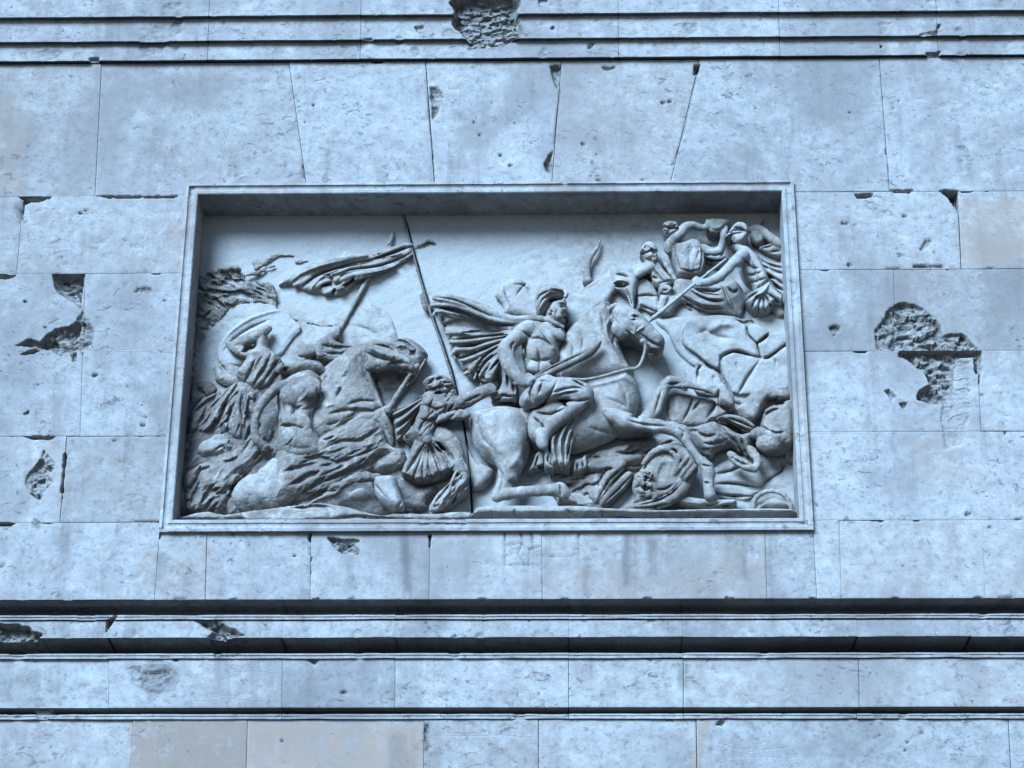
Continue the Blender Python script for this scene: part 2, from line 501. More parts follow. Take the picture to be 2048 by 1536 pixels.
stain('tan', [(-60,180),(30,200),(60,260),(40,380),(-60,390)], 0.15, 0.55)
stain('tan', [(1918,400),(2060,390),(2060,530),(1918,532)], 0.06, 0.6)
stain('tan', [(340,440),(376,440),(374,540),(345,545)], 0.05, 0.5)
stain('tan', [(1085,1150),(1300,1130),(1540,1100),(1540,1195),(1085,1195)], 0.12, 0.4)
stain('tan', [(1800,870),(1900,860),(1960,960),(1830,960)], 0.15, 0.3)
stain('tan', [(280,1100),(420,1090),(420,1195),(230,1195)], 0.12, 0.3)
stain('tan', [(0,900),(340,900),(340,1040),(160,1040)], 0.2, 0.18)
for (u, v0, v1, w, a) in [(815,1075,1190,16,0.7),(1258,1070,1170,14,0.75),(1305,1075,1150,10,0.6),(1170,1090,1195,12,0.4),(1490,1070,1160,14,0.5),(705,1110,1180,14,0.35),(1550,1070,1120,10,0.6),(130,1060,1110,8,0.6),(325,1100,1160,14,0.5)]:
    stain('drip', [(u - w, v0), (u + w, v0), (u + w * 0.7, v1), (u - w * 0.7, v1)], 0.05, a)
stain('tan', [(262,1444),(845,1446),(850,1545),(262,1545)], 0.02, 0.85, 0.160)
stain('tan', [(1392,1440),(1425,1440),(1410,1490),(1395,1545),(1380,1545)], 0.04, 0.8, 0.160)
stain('drip', [(770,1465),(830,1465),(830,1545),(770,1545)], 0.08, 0.35, 0.160)
stain('soot', [(300,1325),(345,1322),(362,1340),(350,1380),(300,1392),(275,1360)], 0.07, 0.38, 0.122)
stain('drip', [(1290,1325),(1380,1322),(1380,1380),(1300,1370)], 0.06, 0.45, 0.122)
stain('drip', [(0,1345),(160,1325),(150,1410),(0,1415)], 0.1, 0.35, 0.122)


def stains(x, z):
    out = {k: np.zeros_like(x) for k in ('tan', 'drip', 'soot')}
    for kind, q, soft, am, lo, hi in STAIN:
        s = (x > lo[0]) & (x < hi[0]) & (z > lo[1]) & (z < hi[1])
        if not s.any():
            continue
        d = poly_sdf(x[s], z[s], q) + soft * 0.35 * fbm(x[s], x[s] * 0, z[s], 7, 4, 21)
        out[kind][s] = np.maximum(out[kind][s], am * sstep(soft * 0.5, -soft * 0.5, d))
    return out


# ---------------------------------------------------------------- ashlar
BRND = random.Random(11)


def ashlar(corners, yface, parent, name='ashlar_block', res=0.008, gap=0.0013, back=0.12, rough=1.0, tan=None, damage=True):
    """a dressed block: finely gridded face with chips and craters, four returns"""
    (tlx, tlz), (trx, trz), (brx, brz), (blx, blz) = corners
    wx = max(abs(trx - tlx), abs(brx - blx)); hz = max(abs(tlz - blz), abs(trz - brz))
    nx = max(2, int(wx / res)); nz = max(2, int(hz / res))
    if damage is True:
        for k_ in ((100, 600), (100, 690), (1830, 650), (1860, 740), (690, 1090), (80, 960)):
            cx, cz = Pxz([k_], 0.0)[0]
            if min(tlx, blx) < cx < max(trx, brx) and blz < cz < tlz:
                nx, nz = int(wx / 0.005), int(hz / 0.005)
    s = np.linspace(0, 1, nx + 1); t = np.linspace(0, 1, nz + 1)
    S_, T_ = np.meshgrid(s, t)
    X = (1 - T_) * ((1 - S_) * blx + S_ * brx) + T_ * ((1 - S_) * tlx + S_ * trx)
    Zz = (1 - T_) * ((1 - S_) * blz + S_ * brz) + T_ * ((1 - S_) * tlz + S_ * trz)
    ex = np.minimum(S_, 1 - S_) * wx; ez = np.minimum(T_, 1 - T_) * hz
    gap = gap * BRND.choice((0.6, 0.8, 1.0, 1.5, 2.2))
    # inset by the joint
    X = X + np.where(S_ < 1e-6, gap, 0) - np.where(S_ > 1 - 1e-6, gap, 0)
    Zz = Zz + np.where(T_ < 1e-6, gap, 0) - np.where(T_ > 1 - 1e-6, gap, 0)
    x, z = X.ravel(), Zz.ravel()
    e = np.minimum(ex, ez).ravel()
    seed = BRND.randrange(1000)
    warm = BRND.choice((0, 0, 0.05, 0.10, 0.16))
    off = BRND.uniform(-0.0025, 0.0025); tx = BRND.uniform(-0.003, 0.003); tz = BRND.uniform(-0.003, 0.003)
    dep = off + tx * (S_.ravel() - 0.5) + tz * (T_.ravel() - 0.5)
    dep = dep + 0.0012 * fbm(x, x * 0, z, 6, 3, seed)
    # worn arris
    chip = 0.0035 + 0.004 * np.maximum(fbm(x, x * 0, z, 9, 3, seed + 3), 0)
    dep = dep + 0.0016 * np.clip(1 - e / chip, 0, 1)
    # small losses along the joints
    cn = fbm(x, x * 0, z, 8, 3, seed + 9)
    loss = sstep(0.72, 0.95, cn) * sstep(0.022, 0.0, e) * sstep(0.0, 0.5, fbm(x, x * 0, z, 1.5, 2, 47))
    dep = dep + 0.02 * loss * rough
    # travertine voids
    pv = fbm(x, x * 0, z * 1.7, 20, 3, 77)
    pa = sstep(0.25, 0.75, fbm(x, x * 0, z, 1.1, 3, 41))
    pit = sstep(0.78, 1.0, pv) * pa
    dep = dep + 0.007 * pit * rough
    broken = np.clip(loss * 0.7 + pit * 0.35, 0, 1)
    if damage is not False:
        dd, cc = wall_damage(x, z, damage if damage is not True else 0)
        dep = dep + dd; broken = np.maximum(broken, cc)
    y = yface + dep
    st = stains(x, z)
    st['tan'] = np.maximum(st['tan'], tan or warm)
    tone = np.full_like(x, BRND.choice((0.88, 0.93, 0.97, 1.0, 1.03, 1.07)) + BRND.uniform(-0.02, 0.02))
    V = np.stack([x, y, z], 1)
    ids = np.arange((nx + 1) * (nz + 1)).reshape(nz + 1, nx + 1)
    F = np.stack([ids[:-1, :-1], ids[:-1, 1:], ids[1:, 1:], ids[1:, :-1]], -1).reshape(-1, 4)
    loop = np.concatenate([ids[0, :], ids[1:, -1], ids[-1, -2::-1], ids[-2:0:-1, 0]])
    L = len(loop)
    VR = V[loop].copy(); VB = VR.copy(); VB[:, 1] = yface + back
    n0 = len(V)
    V = np.concatenate([V, VR, VB])
    a = np.arange(L); b = (a + 1) % L
    FS = np.stack([n0 + b, n0 + a, n0 + L + a, n0 + L + b], 1)
    at = {}
    for k, arr in (('broken', broken), ('tone', tone), ('tan', st['tan']), ('drip', st['drip']), ('soot', st['soot'])):
        at[k] = np.concatenate([arr, arr[loop], arr[loop]])
    return mesh_np(name, V, np.concatenate([F, FS]), STONE, True, at, parent)


def box_np(x0, x1, y0, y1, z0, z1):
    v = [(x, y, z) for z in (z0, z1) for y in (y0, y1) for x in (x0, x1)]
    f = [(0,2,3,1),(4,5,7,6),(0,1,5,4),(2,6,7,3),(0,4,6,2),(1,3,7,5)]
    return np.array(v), np.array(f)


def boxes(name, lst, mat, parent=None):
    Vs, Fs, n = [], [], 0
    for b in lst:
        v, f = box_np(*b); Vs.append(v); Fs.append(f + n); n += 8
    return mesh_np(name, np.concatenate(Vs), np.concatenate(Fs), mat, False, None, parent)


ZF = zrow(128.5, 0)                     # underside of the stepped bands above
ZA = zrow(392, 200); ZB = zrow(547.5, 100); ZC = zrow(700, 250); ZD = zrow(872, 150); ZE = zrow(1045, 100)
ZCR = zrow(701, 1850); ZDR = zrow(863, 1700); ZER = zrow(1040, 1750)
ZK = zrow(1200, 0)                      # lower edge of the upper wall
FT, FB = Z0 + 2.4721, Z0                # frame top and bottom
XL, XR = -1.965, 1.965
XE = 5.6

wall = empty('stone_wall', (0, 0.1, ZK), 'pale travertine ashlar wall with bullet craters around the carved relief', 'wall')


def course(z1, z0, cuts, x0, x1, y=0.0, res=0.008, damage=True, tans=None, parent=None):
    """blocks of one course; cuts are (x at top, x at bottom)"""
    cs = [(x0, x0)] + cuts + [(x1, x1)]
    for i in range(len(cs) - 1):
        (ta, ba), (tb, bb) = cs[i], cs[i + 1]
        far = max(ta, ba) < -3.6 or min(tb, bb) > 3.9 and ta > 3.8
        ashlar([(ta, z1), (tb, z1), (bb, z0), (ba, z0)], y, parent or wall, res=0.04 if far else res, damage=damage,
               tan=(tans or {}).get(i))


def cut(ut, vt, ub, vb, y=0.0):
    return (xcol(ut, vt, y), xcol(ub, vb, y))


# top course: a flat arch of slanting blocks
course(ZF, ZA, [(-4.6, -4.6), cut(203,130,190,390), cut(577,130,616,372), cut(851,130,871,368), cut(1123,125,1102,366), cut(1399,122,1335,363), cut(1759,120,1779,380), (4.5, 4.5)], -XE, XE)
# left of the frame
course(ZA, ZB, [(-4.4, -4.4), cut(47,392,33,548)], -XE, XL)
course(ZB, ZD, [(-4.7, -4.7), cut(170,548,160,872)], -XE, XL)
course(ZD, ZE, [(-4.3, -4.3), cut(133,873,119,1045)], -XE, XL)
# right of the frame
course(ZA, ZB, [cut(1915,381,1922,535), (4.7, 4.7)], XR, XE)
course(ZB, ZCR, [cut(1787,535,1791,701), (4.3, 4.3)], XR, XE)
course(ZCR, ZDR, [cut(1955,701,1962,863), (4.9, 4.9)], XR, XE)
course(ZDR, ZER, [(4.2, 4.2)], XR, XE)
# under the frame
FBT = FB + 0.05
xs_ = [cut(413,1066,410,1198), cut(622,1062,620,1198), cut(860,1062,858,1198), cut(1083,1062,1084,1198), cut(1530,1062,1534,1198)]
course(ZE, ZK, [(-4.5, -4.5)], -XE, -2.0)
course(min(ZE, FBT), ZK, xs_, -2.0, 2.0)
course(ZER, ZK, [cut(1678,1042,1683,1198), (4.4, 4.4)], 2.0, XE)
# core behind the joints, with the niche left open
boxes('wall_core', [(-XE, XL - 0.03, 0.10, 0.62, ZK + 0.03, FT + 0.001), (XR + 0.03, XE, 0.10, 0.62, ZK + 0.03, FT + 0.001),
                    (-XE, XE, 0.10, 0.62, FT + 0.002, ZF + 2.2), (XL - 0.03, XR + 0.03, 0.10, 0.62, ZK + 0.03, FB - 0.004)], CORE, wall)

# ---------------------------------------------------------------- profile sweeps (bands, cornices)
def resample(prof, step):
    out = [prof[0]]
    for a, b in zip(prof[:-1], prof[1:]):
        n = max(1, int(math.hypot(b[0] - a[0], b[1] - a[1]) / step))
        for k in range(1, n + 1):
            t = k / n
            out.append((a[0] + (b[0] - a[0]) * t, a[1] + (b[1] - a[1]) * t))
    return np.array(out)


def sweep(name, prof, x0, x1, parent, breaks=(), step=0.006, xres=0.008, gap=0.0015, seed=1, sharp=True, ends=True, tan=0.0):
    """a moulded length: profile (y, z) run along x, worn edges, broken places"""
    pr = resample(prof, step)
    nx = max(2, int((x1 - x0) / xres)); m_ = len(pr)
    x = np.linspace(x0 + gap, x1 - gap, nx + 1)
    X = np.repeat(x[None], m_, 0); Y = np.repeat(pr[:, 0:1], nx + 1, 1).copy(); Zz = np.repeat(pr[:, 1:2], nx + 1, 1).copy()
    # wear on convex arrises: pull towards a smoothed profile
    sm = pr.copy()
    for _ in range(3):
        sm[1:-1] = 0.25 * sm[:-2] + 0.5 * sm[1:-1] + 0.25 * sm[2:]
    wear = np.clip(0.1 + 0.6 * fbm(X, X * 0 + seed, Zz, 5, 4, seed), 0, 1)
    Y += wear * (sm[:, 0:1] - pr[:, 0:1]); Zz += wear * (sm[:, 1:2] - pr[:, 1:2])
    Zz += 0.0012 * fbm(X, X * 0, X * 0, 3, 3, seed + 5)
    Y += 0.0012 * fbm(X, Zz, Zz * 0, 9, 3, seed + 2)
    chipn = sstep(0.85, 1.15, fbm(X, X * 0, Zz, 6, 3, seed + 30))
    broken = chipn * 0.6
    Y += 0.012 * chipn
    pv = sstep(0.85, 1.05, fbm(X, X * 0, Zz * 1.6, 18, 3, 77))
    Y += 0.005 * pv; broken = np.maximum(broken, 0.3 * pv)
    for pts, yb, rough, c, soft, *fill in breaks:
        q = Pxz(pts, yb)
        if q[:, 0].max() < x0 or q[:, 0].min() > x1:
            continue
        d = -(poly_sdf(X, Zz, q) + 0.012 * fbm(X, X * 0, Zz, 14, 3, 8))
        w = sstep(-0.002, soft, d)
        rg = fbm(X, X * 0, Zz * 1.3, 14, 5, 19, True)
        target = np.maximum(Y, yb + rough * (0.3 * rg + 0.8 * facets(X.ravel(), Zz.ravel(), 0.05, 6).reshape(X.shape) + 0.35 * facets(X.ravel(), Zz.ravel(), 0.02, 8).reshape(X.shape)))
        if fill:                             # snapped flush: stone stands where the hollow was
            target = np.minimum(target, yb + 0.012)
        Y = Y + w * (target - Y)
        broken = np.maximum(broken, sstep(-0.002, 0.006, d) * c)
    V = np.stack([X.ravel(), Y.ravel(), Zz.ravel()], 1)
    st = stains(V[:, 0], V[:, 2])
    ids = np.arange(m_ * (nx + 1)).reshape(m_, nx + 1)
    F = np.stack([ids[:-1, :-1], ids[:-1, 1:], ids[1:, 1:], ids[1:, :-1]], -1).reshape(-1, 4)
    if pr[-1, 1] < pr[0, 1]:
        F = F[:, ::-1]
    at = {'broken': broken.ravel(), 'tone': np.full(len(V), BRND.uniform(0.94, 1.06)), 'tan': np.maximum(st['tan'], tan), 'drip': st['drip'], 'soot': st['soot']}
    # end caps so that the joints read as real gaps
    if ends:
        n0 = len(V); yb = max(pr[:, 0].max() + 0.05, 0.1)
        extra = []; FE = []
        for col_, flip in ((0, False), (nx, True)):
            a = len(V) + len(extra)
            for r in range(m_):
                p_ = V[ids[r, col_]]
                extra.append(p_); extra.append((p_[0], yb, p_[2]))
            for r in range(m_ - 1):
                f = (a + 2 * r, a + 2 * r + 1, a + 2 * r + 3, a + 2 * r + 2)
                FE.append(f[::-1] if flip else f)
        V = np.concatenate([V, np.array(extra)]); F = np.concatenate([F, np.array(FE)])
        for k in at:
            at[k] = np.concatenate([at[k], np.full(len(extra), 0.0 if k != 'tone' else 1.0)])
    o = mesh_np(name, V, F, STONE, True, at, parent)
    if sharp:
        o.data.set_sharp_from_angle(angle=math.radians(50))
    return o


def run_pieces(name, prof, cutxs, parent, **kw):
    for i in range(len(cutxs) - 1):
        far = cutxs[i + 1] < -3.6 or cutxs[i] > 3.9
        k2 = dict(kw)
        if far:
            k2['xres'] = 0.06
        sweep(name, prof, cutxs[i], cutxs[i + 1], parent, seed=3 + i * 7, **k2)


# stepped bands above
Y1, Y2, Y3 = -0.036, -0.070, -0.106
z1 = ZF
z2 = zrow(85, 0, Y2); z3 = zrow(36, 0, Y3)
lip = 0.012
prof = [(0.06, z1 + 0.016), (Y1 + 0.010, z1 + 0.016), (Y1 + 0.010, z1), (Y1, z1), (Y1, z2 + 0.016), (Y2 + 0.003, z2 + 0.016), (Y2 + 0.003, z2), (Y2 - 0.006, z2), (Y2 - 0.006, z2 + lip), (Y2, z2 + lip), (Y2, z3 + 0.016),
        (Y3 + 0.003, z3 + 0.016), (Y3 + 0.003, z3), (Y3 - 0.007, z3), (Y3 - 0.007, z3 + lip), (Y3, z3 + lip), (Y3, z3 + 0.62), (Y3 - 0.1, z3 + 0.66), (Y3 - 0.1, z3 + 0.8), (0.1, z3 + 0.8)]
fascia = empty('stepped_fascia', (0, 0, ZF), 'pale stone bands stepping outward above the wall, one deep shell crater at centre', 'cornice')
yb0 = Y1 + 0.03
fbreaks = [([(905,14),(925,8),(950,4),(985,1),(1022,6),(1042,16),(1036,40),(1052,68),(1044,86),(1012,94),(975,100),(938,106),(928,88),(918,74),(904,58),(912,40),(898,22)], yb0, 0.03, 1.0, 0.035),
           ([(1838,72),(1868,62),(1880,48),(1880,74),(1850,78)], Y2 + 0.02, 0.015, 0.7, 0.02),
           ([(1850,108),(1882,104),(1882,120),(1848,120)], Y1 + 0.03, 0.01, 0.7, 0.02),
           ([(180,122),(202,118),(200,130),(180,130)], Y1 + 0.03, 0.01, 0.7, 0.015),
           ([(828,56),(850,54),(848,68),(832,68)], Y2 + 0.02, 0.01, 0.7, 0.01),
           ([(1102,60),(1110,60),(1109,67),(1102,67)], Y2 + 0.05, 0.0, 1.0, 0.006),
           ([(1757,98),(1764,98),(1763,105),(1757,105)], Y1 + 0.05, 0.0, 1.0, 0.006),
           ([(1170,88),(1188,88),(1184,104),(1172,104)], Y1 + 0.018, 0.01, 0.6, 0.012),
           ([(1076,2),(1096,0),(1094,14),(1080,16)], Y3 + 0.02, 0.012, 0.6, 0.012),
           ([(722,76),(750,76),(750,88),(722,86)], Y2 + 0.02, 0.01, 0.5, 0.01)]
cx_ = [-XE, -4.5] + [xcol(u, 85, Y2) for u in (415, 720, 1237, 1560, 1877)] + [4.6, XE]
run_pieces('fascia_block', prof, cx_, fascia, breaks=fbreaks)
boxes('wall_core', [(-XE, XE, 0.062, 0.6, ZF + 0.01, z3 + 0.79)], CORE, fascia)

# corbelled mouldings below
def cove(y0, z0, dy, dz, n=9):
    return [(y0 + dy * math.sin(a), z0 - dz * (1 - math.cos(a))) for a in [math.pi / 2 * k / n for k in range(n + 1)]]


def hollow(y0, z0, lipy, dz, depth=0.30):
    """deep undercut channel seen from below: hollow ceiling, back, then the top of a lip further out"""
    zl = z0 - dz
    return [(y0, z0), (y0 + 0.010, z0 + 0.004), (y0 + 0.05, z0 + 0.014), (y0 + depth * 0.8, z0 + 0.008), (y0 + depth, z0 - 0.02), (y0 + depth, zl + 0.012), (y0 + depth * 0.7, zl + 0.002), (lipy + 0.02, zl - 0.002), (lipy, zl - 0.002)]


zk = ZK
def zat(v, y):
    return zrow(v, 0, y)
YB1 = 0.058                              # pale band between the hollows
YL1 = 0.040
pA = hollow(0.004, zk - 0.0005, YL1, zk - zat(1230, YL1)) 
pA += [(YL1, zat(1234, YL1)), (YL1 + 0.006, zat(1234.5, YL1)), (YL1 + 0.006, zat(1239, YL1))]
z_ = pA[-1][1]
pA += [(YB1 - 0.004, z_), (YB1 - 0.004, z_ + 0.016), (YB1 + 0.02, z_ + 0.016), (YB1 + 0.02, z_ + 0.004), (YB1, z_ - 0.006)]
yb = YB1
zb2 = zat(1276, YB1)
YL2 = 0.100
pA += hollow(YB1, zb2, YL2, zb2 - zat(1307, YL2), 0.42)
pA += [(YL2, zat(1311, YL2)), (YL2 + 0.006, zat(1311.5, YL2)), (YL2 + 0.006, zat(1317, YL2))]
z_ = pA[-1][1]
Y4 = 0.122
pA += [(Y4 - 0.004, z_), (Y4 - 0.004, z_ + 0.014), (Y4 + 0.03, z_ + 0.014), (Y4 + 0.03, z_ + 0.002)]
z4 = z_ + 0.002
cornice = empty('moulded_cornice', (0, yb, z4), 'double dark hollow moulding with a pale band between, broken in two places at left', 'cornice')
cbreaks = [([(-60,1252),(10,1254),(60,1262),(92,1276),(70,1290),(52,1298),(10,1296),(-60,1300)], yb + 0.08, 0.03, 1.0, 0.02),
           ([(388,1246),(440,1243),(455,1256),(500,1276),(470,1284),(492,1300),(470,1312),(430,1314),(424,1296),(408,1280),(424,1268)], yb + 0.05, 0.04, 1.0, 0.03),
           ([(216,1243),(240,1241),(226,1254),(217,1270)], yb + 0.06, 0.004, 0.8, 0.012),
           ([(1905,1264),(1914,1262),(1913,1268),(1906,1268)], yb + 0.02, 0.0, 0.9, 0.006)]
cx_ = [-XE, -4.4] + [xcol(u, 1258, yb) for u in (216, 563, 790, 1137, 1365, 1714, 1941)] + [4.7, XE]
run_pieces('cornice_block', pA, cx_, cornice, breaks=cbreaks, gap=0.0006)
boxes('wall_core', [(-XE, XE, YB1 + 0.45, 0.8, z4 + 0.001, ZK - 0.004)], CORE, cornice)

lower = empty('lower_wall', (0, Y4, z4 - 0.3), 'plain stone course in the shade between the lower mouldings', 'wall')
z5 = zrow(1416, 0, Y4)
def cutY(u, v0, v1, y):
    return (xcol(u, v0, y), xcol(u, v1, y))
course(z4, z5, [(-4.6, -4.6)] + [cutY(u, 1325, 1412, Y4) for u in (217, 564, 790, 1137, 1367, 1718)] + [(4.4, 4.4)], -XE, XE, y=Y4, damage=4, parent=lower)
YL3 = 0.140
pB = hollow(Y4 + 0.003, z5 - 0.0005, YL3, z5 - zat(1428, YL3), 0.17)
pB += [(YL3, zat(1432, YL3)), (YL3 + 0.005, zat(1432.5, YL3)), (YL3 + 0.005, zat(1438, YL3))]
z_ = pB[-1][1]
Y5 = 0.160
pB += [(Y5 - 0.004, z_), (Y5 - 0.004, z_ + 0.014), (Y5 + 0.03, z_ + 0.014), (Y5 + 0.03, z_ + 0.002)]
z6 = z_ + 0.002
string = empty('string_course', (0, Y5, z6), 'thin dark rounded moulding low on the wall, snapped off near its left end', 'moulding')
sbreaks = [([(66,1410),(86,1418),(112,1412),(104,1428),(96,1446),(84,1446),(72,1446),(76,1436),(60,1424)], Y5 - 0.004, 0.008, 0.6, 0.012, True)]
cx_ = [-XE, -4.5] + [xcol(u, 1426, Y4) for u in (563, 1137, 1367, 1714)] + [4.5, XE]
run_pieces('moulding_length', pB, cx_, string, breaks=sbreaks)
boxes('wall_core', [(-XE, XE, Y4 + 0.20, 0.8, z6 + 0.001, z4 - 0.001)], CORE, string)

base = empty('wall_base', (0, Y5, 0), 'lowest stonework below the thin moulding, with one long tan block', 'wall')
z7 = z6 - 0.62
course(z6, z7, [(-4.6, -4.6)] + [cutY(u, 1440, 1536, Y5) for u in (265, 495, 848, 1077, 1392, 2017)] + [(4.4, 4.4)], -XE, XE, y=Y5, damage=5, parent=base)
zz, k = z7, 0
while zz > 0.05:
    zn = max(zz - 0.62, 0)
    course(zz, zn, [(x + (0.6 if k % 2 else 0), x + (0.6 if k % 2 else 0)) for x in (-4.2, -2.8, -1.4, 0, 1.4, 2.8, 4.2)], -XE, XE, y=Y5, res=0.08, damage=False, parent=base)
    zz, k = zn, k + 1
boxes('wall_core', [(-XE, XE, Y5 + 0.1, 1.0, 0.0, z6 - 0.002)], CORE, base)

pv_, pf_ = box_np(-60, 60, -60, 20, -0.2, 0.0)
pave = mesh_np('pavement', pv_, pf_, ASPH, False)
pave['kind'] = 'structure'

# ---------------------------------------------------------------- frame of the relief
def frame_rail(p, a, b, ia, ib, n):
    """rail from outer corner a to b; ia/ib: inward diagonal; n: profile of (inset, y)"""
    pr = resample(n, 0.006)
    m_ = len(pr); L = math.hypot(b[0] - a[0], b[1] - a[1]); nx = int(L / 0.012)
    t = np.linspace(0, 1, nx + 1)
    V = []
    for ins, y in pr:
        A = (a[0] + ia[0] * ins, a[1] + ia[1] * ins); B = (b[0] + ib[0] * ins, b[1] + ib[1] * ins)
        V.append(np.stack([A[0] + (B[0] - A[0]) * t, np.full_like(t, y), A[1] + (B[1] - A[1]) * t], 1))
    V = np.array(V).reshape(-1, 3)
    V[:, 1] += 0.0022 * fbm(V[:, 0], V[:, 1], V[:, 2], 10, 4, 61) + 0.010 * sstep(0.72, 1.0, fbm(V[:, 0], V[:, 1], V[:, 2], 8, 4, 66)) * (V[:, 1] < 0.02)
    ids = np.arange(m_ * (nx + 1)).reshape(m_, nx + 1)
    F = np.stack([ids[:-1, :-1], ids[:-1, 1:], ids[1:, 1:], ids[1:, :-1]], -1).reshape(-1, 4)
    n_ = len(V)
    at = {'broken': np.zeros(n_), 'tone': np.full(n_, 1.1), 'tan': np.clip(0.25 * fbm(V[:, 0], V[:, 1], V[:, 2], 2, 3, 15), 0, 1), 'drip': np.full(n_, 0.12), 'soot': np.zeros(n_)}
    o = mesh_np('frame_rail', V, F, STONE, True, at, p)
    o.data.set_sharp_from_angle(angle=math.radians(40))
    return o


PY = 0.265                              # plane of the relief's ground
FPROF = [(0.0, 0.03), (0.0, -0.032), (0.018, -0.034), (0.021, -0.027), (0.028, -0.021), (0.042, -0.018), (0.054, -0.021), (0.056, -0.027), (0.074, -0.027), (0.080, -0.021), (0.080, PY + 0.02)]
relief = empty('battle_relief', (0, PY, Z0), 'carved stone relief of horsemen and soldiers in battle, set deep in a moulded frame', 'relief')
oc = [(-2.0, FB), (2.0, FB), (2.0, FT), (-2.0, FT)]
inn = [(1, 1), (-1, 1), (-1, -1), (1, -1)]
for i in range(4):
    j = (i + 1) % 4
    frame_rail(relief, oc[i], oc[j], inn[i], inn[j], FPROF)

# ---------------------------------------------------------------- carving: signed-distance sculpting in numpy
DS = 1.2                                # depth of the carving
S = 0.00313                             # one photograph pixel at the relief, in metres
SQ = 1.0


def capsule_d(X, Y, D, a, b, ra, rb):
    ax, ay, ad = a
    ex, ey, ed = b[0] - ax, b[1] - ay, b[2] - ad
    l2 = ex * ex + ey * ey + ed * ed + 1e-9
    t = np.clip(((X - ax) * ex + (Y - ay) * ey + (D - ad) * ed) / l2, 0, 1)
    return np.sqrt((X - ax - t * ex) ** 2 + (Y - ay - t * ey) ** 2 + (D - ad - t * ed) ** 2) - (ra + (rb - ra) * t)


def smin(a, b, k):
    h = np.clip(0.5 + 0.5 * (b - a) / k, 0, 1)
    return b + (a - b) * h - k * h * (1 - h)


